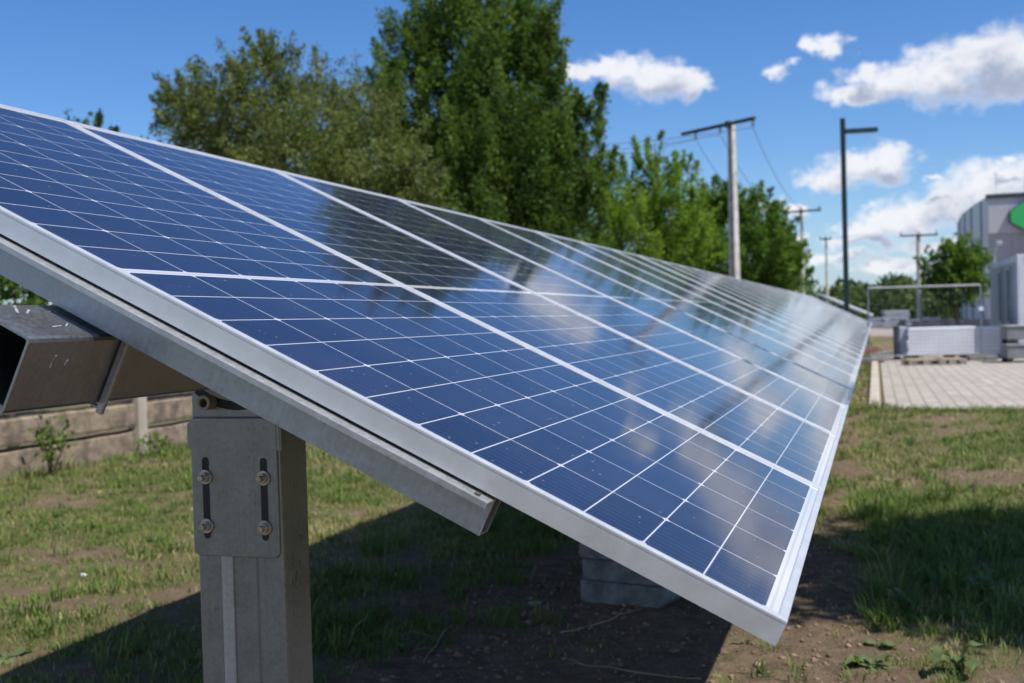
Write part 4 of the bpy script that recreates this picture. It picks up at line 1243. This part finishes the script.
def make_grass():
    rn = np.random.default_rng(17)
    Vs = []; Fs = []; Cs = []; o = 0

    def patch(x0, x1, y0, y1, dens, hmul, wid, thr=0.30):
        nonlocal o
        n = int((x1-x0)*(y1-y0)*dens)
        x = rn.uniform(x0, x1, n); y = rn.uniform(y0, y1, n)
        k = in_view(x, y, 0.9); x, y = x[k], y[k]
        g = grass_cover(x, y)+(fbm(x*7, y*7, 31, 2)-0.5)*0.8
        k = (g > thr+rn.uniform(0, 0.5, len(g)))
        yard = (x > PAVE_X0-0.19) & (y > PAVE_Y0-0.0)
        under_tube = np.zeros(len(x), bool)
        k &= ~yard
        x, y, g = x[k], y[k], g[k]
        n = len(x)
        tall = 0.6+1.3*fbm(x*0.8, y*0.8, 41, 3)**1.5
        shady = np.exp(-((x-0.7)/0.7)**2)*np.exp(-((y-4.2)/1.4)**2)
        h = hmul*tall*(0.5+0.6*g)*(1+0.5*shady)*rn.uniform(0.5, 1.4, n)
        a = rn.uniform(0, 2*math.pi, n); lean = rn.uniform(0.15, 0.95, n)*h
        dx, dy = np.cos(a), np.sin(a)
        w = wid*rn.uniform(0.6, 1.4, n)
        b = a+math.pi/2+rn.normal(0, 0.5, n); bx, by = np.cos(b)*w/2, np.sin(b)*w/2
        z = ground_z(x, y)-0.004
        p0 = np.stack([x-bx, y-by, z], 1); p1 = np.stack([x+bx, y+by, z], 1)
        mx, my, mz = x+dx*lean*0.35, y+dy*lean*0.35, z+h*0.62
        p2 = np.stack([mx+bx*0.75, my+by*0.75, mz], 1); p3 = np.stack([mx-bx*0.75, my-by*0.75, mz], 1)
        tx, ty, tz = x+dx*lean, y+dy*lean, z+h
        p4 = np.stack([tx+bx*0.12, ty+by*0.12, tz], 1); p5 = np.stack([tx-bx*0.12, ty-by*0.12, tz], 1)
        V = np.stack([p0, p1, p2, p3, p4, p5], 1).reshape(-1, 3)
        base = (np.arange(n)*6)[:, None]+o
        F = np.concatenate([base+np.array([[0, 1, 2, 3]]), base+np.array([[3, 2, 4, 5]])], 0)
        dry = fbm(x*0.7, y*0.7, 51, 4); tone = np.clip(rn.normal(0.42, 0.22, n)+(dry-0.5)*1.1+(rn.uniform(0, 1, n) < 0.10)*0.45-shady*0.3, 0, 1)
        Vs.append(V); Fs.append(F); Cs.append(np.repeat(np.stack([tone]*3, 1), 6, 0)); o += len(V)
    patch(-6.6, -0.9, 1.6, 6.5, 4200, 0.028, 0.0046)
    patch(-6.6, -1.0, 6.5, 14, 1500, 0.040, 0.008)
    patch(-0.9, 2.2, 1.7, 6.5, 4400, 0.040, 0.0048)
    patch(-1.2, 2.4, 6.5, 13.5, 2400, 0.036, 0.0075)
    patch(-1.2, 0.02, 13.5, 34, 400, 0.045, 0.016)
    patch(-0.3, 4, 31, 46, 110, 0.06, 0.035)
    def tufts(x0, x1, y0, y1, dens, per, rad, hh, wid, seed_thr=0.35, green=0.22):
        nonlocal o
        n = int((x1-x0)*(y1-y0)*dens)
        cx = rn.uniform(x0, x1, n); cy = rn.uniform(y0, y1, n)
        k = in_view(cx, cy, 0.6) & (grass_cover(cx, cy)+rn.uniform(-0.25, 0.25, n) > seed_thr) & ~((cx > PAVE_X0-0.25) & (cy > PAVE_Y0-0.1))
        cx, cy = cx[k], cy[k]; n = len(cx)
        sc_ = rn.lognormal(0, 0.35, n); cnt = rn.poisson(per*sc_)
        i = np.repeat(np.arange(n), cnt); m = len(i)
        a = rn.uniform(0, 2*math.pi, m); q = rad*sc_[i]*np.sqrt(rn.uniform(0, 1, m))
        x = cx[i]+q*np.cos(a); y = cy[i]+q*np.sin(a)
        h = hh*sc_[i]*rn.uniform(0.35, 1.2, m); lean = rn.uniform(0.2, 1.1, m)*h; a = a+rn.normal(0, 0.7, m)
        dx, dy = np.cos(a), np.sin(a); w = wid*rn.uniform(0.6, 1.5, m)
        bx, by = -dy*w/2, dx*w/2
        z = ground_z(x, y)-0.004
        P = [np.stack(t_, 1) for t_ in ((x-bx, y-by, z), (x+bx, y+by, z), (x+dx*lean*0.4+bx*0.8, y+dy*lean*0.4+by*0.8, z+h*0.68), (x+dx*lean*0.4-bx*0.8, y+dy*lean*0.4-by*0.8, z+h*0.68), (x+dx*lean+bx*0.1, y+dy*lean+by*0.1, z+h*0.92), (x+dx*lean-bx*0.1, y+dy*lean-by*0.1, z+h*0.92))]
        V = np.stack(P, 1).reshape(-1, 3); base = (np.arange(m)*6)[:, None]+o
        F = np.concatenate([base+np.array([[0, 1, 2, 3]]), base+np.array([[3, 2, 4, 5]])], 0)
        tone = np.clip(green+rn.normal(0, 0.14, n)[i]+rn.normal(0, 0.09, m), 0, 1)
        Vs.append(V); Fs.append(F); Cs.append(np.repeat(np.stack([tone]*3, 1), 6, 0)); o += len(V)
    tufts(-6.5, -0.9, 1.6, 7.5, 20, 22, 0.045, 0.048, 0.0055)
    tufts(-0.8, 2.2, 2.9, 7.5, 34, 26, 0.045, 0.062, 0.0058)
    tufts(0.0, 2.0, 3.1, 5.6, 40, 22, 0.05, 0.085, 0.0065, 0.2, 0.15)
    tufts(-0.6, 2.4, 7.5, 12.6, 14, 22, 0.06, 0.060, 0.008)
    tufts(-0.6, 1.6, 1.8, 3.1, 30, 11, 0.03, 0.035, 0.0045, -0.1, 0.3)
    tufts(-2.4, -0.9, 2.2, 6.0, 26, 20, 0.05, 0.075, 0.006, 0.3, 0.15)
    # dead flat thatch
    tufts(-6.5, 2.2, 1.8, 8.5, 22, 16, 0.10, 0.014, 0.004, 0.0, 0.88)
    # fringe along the edge of the pavers
    patch(0.0, 2.6, PAVE_Y0-0.30, PAVE_Y0+0.0, 2200, 0.075, 0.010, 0.0)
    # along the fence foot
    patch(FX+0.05, FX+0.35, 1.5, 12, 900, 0.09, 0.007, 0.1)
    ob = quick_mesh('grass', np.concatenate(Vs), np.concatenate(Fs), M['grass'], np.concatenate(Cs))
    tag(ob, 'patchy short lawn grass growing around and under the solar panel row', 'grass', kind='stuff')


make_grass()


def make_weed(px, py, label, n, size, seed, up=0.5, aspect=0.55, name='weed', stem=0.0):
    rn = np.random.default_rng(seed)
    p = ground_at(px, py)
    p[2] = float(ground_z(p[0], p[1]))
    V = []; F = []; T = []
    stems = MB()
    for k in range(n):
        a = rn.uniform(0, 2*math.pi); L = size*rn.uniform(0.55, 1.2); w = L*aspect*0.5
        zb = stem*rn.uniform(0.2, 1.0); el = rn.uniform(0.1, 0.9)*up
        d = np.array([math.cos(a)*math.cos(el), math.sin(a)*math.cos(el), math.sin(el)]); s = np.array([-math.sin(a), math.cos(a), 0.0]); nn = np.cross(d, s)
        st0 = np.array([rn.normal(0, size*0.12), rn.normal(0, size*0.12), zb])
        start = st0+d*L*0.25; ph = rn.uniform(0, 6.28); tws = rn.normal(0, 0.5)
        stems.tube([(st0[0]*0.4, st0[1]*0.4, -0.005), tuple(st0), tuple(start)], [0.0025, 0.002, 0.0015], 5)
        o = len(V); m = 7
        for i in range(m):
            t_ = i/(m-1); ww = w*math.sin(math.pi*min(1, 0.06+t_*0.94))**0.75*(1.15-0.4*t_)
            cpt = start+d*L*t_+s*L*0.18*math.sin(t_*2.2+ph)*t_+np.array([0, 0, -0.45*L*t_*t_+0.05*L*math.sin(t_*7+ph)])
            cu = ww*(0.25+0.3*math.sin(t_*9+ph*2)+tws*t_)
            V += [cpt-s*ww+nn*(-cu)*-1, cpt, cpt+s*ww+nn*cu]
            q = rn.uniform(0, 0.25)
            T += [(0.3+q+0.4*(k % 3)/2, 0.4+q, 0)]*3
        for i in range(m-1):
            b = o+i*3
            F += [(b, b+1, b+4, b+3), (b+1, b+2, b+5, b+4)]
    root = thing(name, label, 'plant', tuple(p))
    quick_mesh('leaves', np.array(V), np.array(F), M['weed'], np.array(T), root, smooth=True)
    stems.build('stems', M['weed'], root)


make_weed(876, 645, 'low weed with two broad curled leaves on the bare soil at lower right', 3, 0.10, 3, 0.7, 0.65)
make_weed(868, 662, 'leafy light green weed rosette on the sunlit soil below the shade at lower right', 16, 0.075, 4, 0.9, 0.45)
make_weed(960, 668, 'upright broad leaved weed at the lower right edge of the picture', 8, 0.09, 5, 1.3, 0.5, stem=0.05)
make_weed(745, 640, 'tiny seedling with a bright leaf beside the low corner of the near panel', 4, 0.05, 6, 1.2, 0.5)
make_weed(770, 672, 'small pale weed lying flat on the soil below the near panel corner', 6, 0.05, 8, 0.4, 0.4)
make_weed(905, 610, 'tuft of dark weeds in the tree shade right of the near panel', 14, 0.09, 9, 1.3, 0.3, stem=0.05)
make_weed(985, 600, 'taller dark weed in the tree shade at the right picture edge', 14, 0.10, 10, 1.4, 0.28, stem=0.08)
make_weed(5, 655, 'low green dock plant in the shadow edge at the lower left corner', 7, 0.09, 12, 0.6, 0.5)
make_weed(63, 527, 'small flat weed patch on the sunlit lawn at left', 12, 0.09, 14, 0.5, 0.5)
make_weed(400, 645, 'thin yellowish weed in the dark soil under the panels', 7, 0.05, 15, 1.4, 0.35, stem=0.05)
# sapling by the fence
_p = ground_at(42, 473); _p = np.array([FX+0.22, _p[1]-0.12, 0.0])


def make_sapling(p, H, seed, label, n):
    rn = np.random.default_rng(seed)
    root = thing('sapling', label, 'sapling', tuple(p))
    tm = MB(); P = []; Dd = []
    for k in range(4):
        a = rn.uniform(0, 6.28); e = np.array([math.cos(a)*0.16, math.sin(a)*0.16, H*rn.uniform(0.7, 1.0)])
        tm.tube([(0, 0, -0.02), tuple(e*0.5+np.array([0.02, 0, 0])), tuple(e)], [0.009, 0.006, 0.002], 5)
        for j in range(n):
            t_ = rn.uniform(0.25, 1.02); q = e*t_+rn.normal(0, 0.035, 3)
            P.append(q); Dd.append(np.array([q[0], q[1], 0.2])*3)
    tm.build('stem', M['bark'], root)
    V, F = leaf_quads(np.array(P), np.array(Dd), 0.055, rn, 0.55)
    t = rn.uniform(0, 1, len(P)); quick_mesh('leaves', V, F, M['leaf_mid'], np.repeat(np.stack([t, t, t], 1), 4, 0), root)


make_sapling(_p, 0.52, 3, 'leafy young sapling growing against the concrete fence at far left', 46)
_p2 = ground_at(152, 455); make_sapling((FX+0.25, _p2[1], 0), 0.16, 4, 'small green weed at the foot of the fence near its post', 20)


def make_stone(px, py, r, label, mat='stone', seed=0):
    p = ground_at(px, py); z = float(ground_z(p[0], p[1]))
    bm = bmesh.new(); bmesh.ops.create_icosphere(bm, subdivisions=2, radius=r)
    rn = random.Random(seed)
    for v in bm.verts:
        v.co *= 1+(rn.random()-0.5)*0.35; v.co.z *= 0.55; v.co.x *= 1.25
    me = bpy.data.meshes.new('stone'); bm.to_mesh(me); bm.free(); me.materials.append(M[mat])
    o = bpy.data.objects.new('stone', me); col.objects.link(o); o.location = (p[0], p[1], z+r*0.25)
    tag(o, label, 'stone')


make_stone(535, 599, 0.022, 'pale flat stone on the dark soil under the panels')
make_stone(492, 584, 0.008, 'tiny pale pebble under the panels, left of the flat stone', seed=2)
make_stone(83, 575, 0.016, 'whitish pebble lying in the sunlit grass at left', 'white_paint', seed=3)
make_stone(888, 478, 0.03, 'tan clod of earth on the lawn right of the panels', seed=5)


def make_clods():
    rn = np.random.default_rng(77)
    n = 7000
    x = rn.uniform(-1.7, 1.4, n); y = rn.uniform(1.7, 6.0, n)
    k = in_view(x, y, 0.5) & (grass_cover(x, y) < 0.42); x, y = x[k], y[k]; n = len(x)
    r = rn.lognormal(-5.2, 0.55, n); r = np.clip(r, 0.002, 0.018)
    octa = np.array([(1, 0, 0), (0, 1, 0), (-1, 0, 0), (0, -1, 0), (0, 0, 0.7), (0, 0, -0.7)], float)
    ft = np.array([(0, 1, 4), (1, 2, 4), (2, 3, 4), (3, 0, 4), (1, 0, 5), (2, 1, 5), (3, 2, 5), (0, 3, 5)])
    V = octa[None]*r[:, None, None]*rn.uniform(0.6, 1.4, (n, 6, 1))+np.stack([x, y, ground_z(x, y)+r*0.2], 1)[:, None, :]
    F = ft[None]+(np.arange(n)*6)[:, None, None]
    o = quick_mesh('soil_crumbs', V.reshape(-1, 3), F.reshape(-1, 3), M['soil_crumb'])
    tag(o, 'loose crumbs of brown soil scattered on the bare ground under the panels', 'soil', kind='stuff')


M['soil_crumb'] = simple('brown_soil_crumbs', (0.24, 0.165, 0.11), 0.95, scale=6, var=0.25)
make_clods()


def make_twigs(px0, py0, px1, py1, label, seed):
    rn = np.random.default_rng(seed); a = ground_at(px0, py0); b = ground_at(px1, py1)
    pts = []
    for i in range(9):
        t_ = i/8; q = a*(1-t_)+b*t_+rn.normal(0, 0.008, 3); q[2] = float(ground_z(q[0], q[1]))+0.006+abs(rn.normal(0, 0.004)); pts.append(tuple(q))
    m_ = MB().tube(pts, [0.0028]*5+[0.0022, 0.0018, 0.0015, 0.001], 5)
    for i in (3, 5, 6):
        q = np.array(pts[i]); e = q+np.array([rn.normal(0, 0.05), rn.normal(0, 0.05), 0.012]); m_.tube([tuple(q), tuple((q+e)/2+np.array([0, 0, 0.006])), tuple(e)], [0.0016, 0.0012, 0.0008], 4)
    tag(m_.build('twig', M['twig']), label, 'twig')


make_twigs(700, 678, 560, 655, 'long dry twig on the dark soil at the bottom, under the near panel corner', 1)
make_twigs(560, 632, 640, 612, 'short dry twig left of the concrete slab stack', 2)
make_twigs(450, 620, 420, 660, 'thin dry stalk lying on the dark soil right of the steel post', 3)
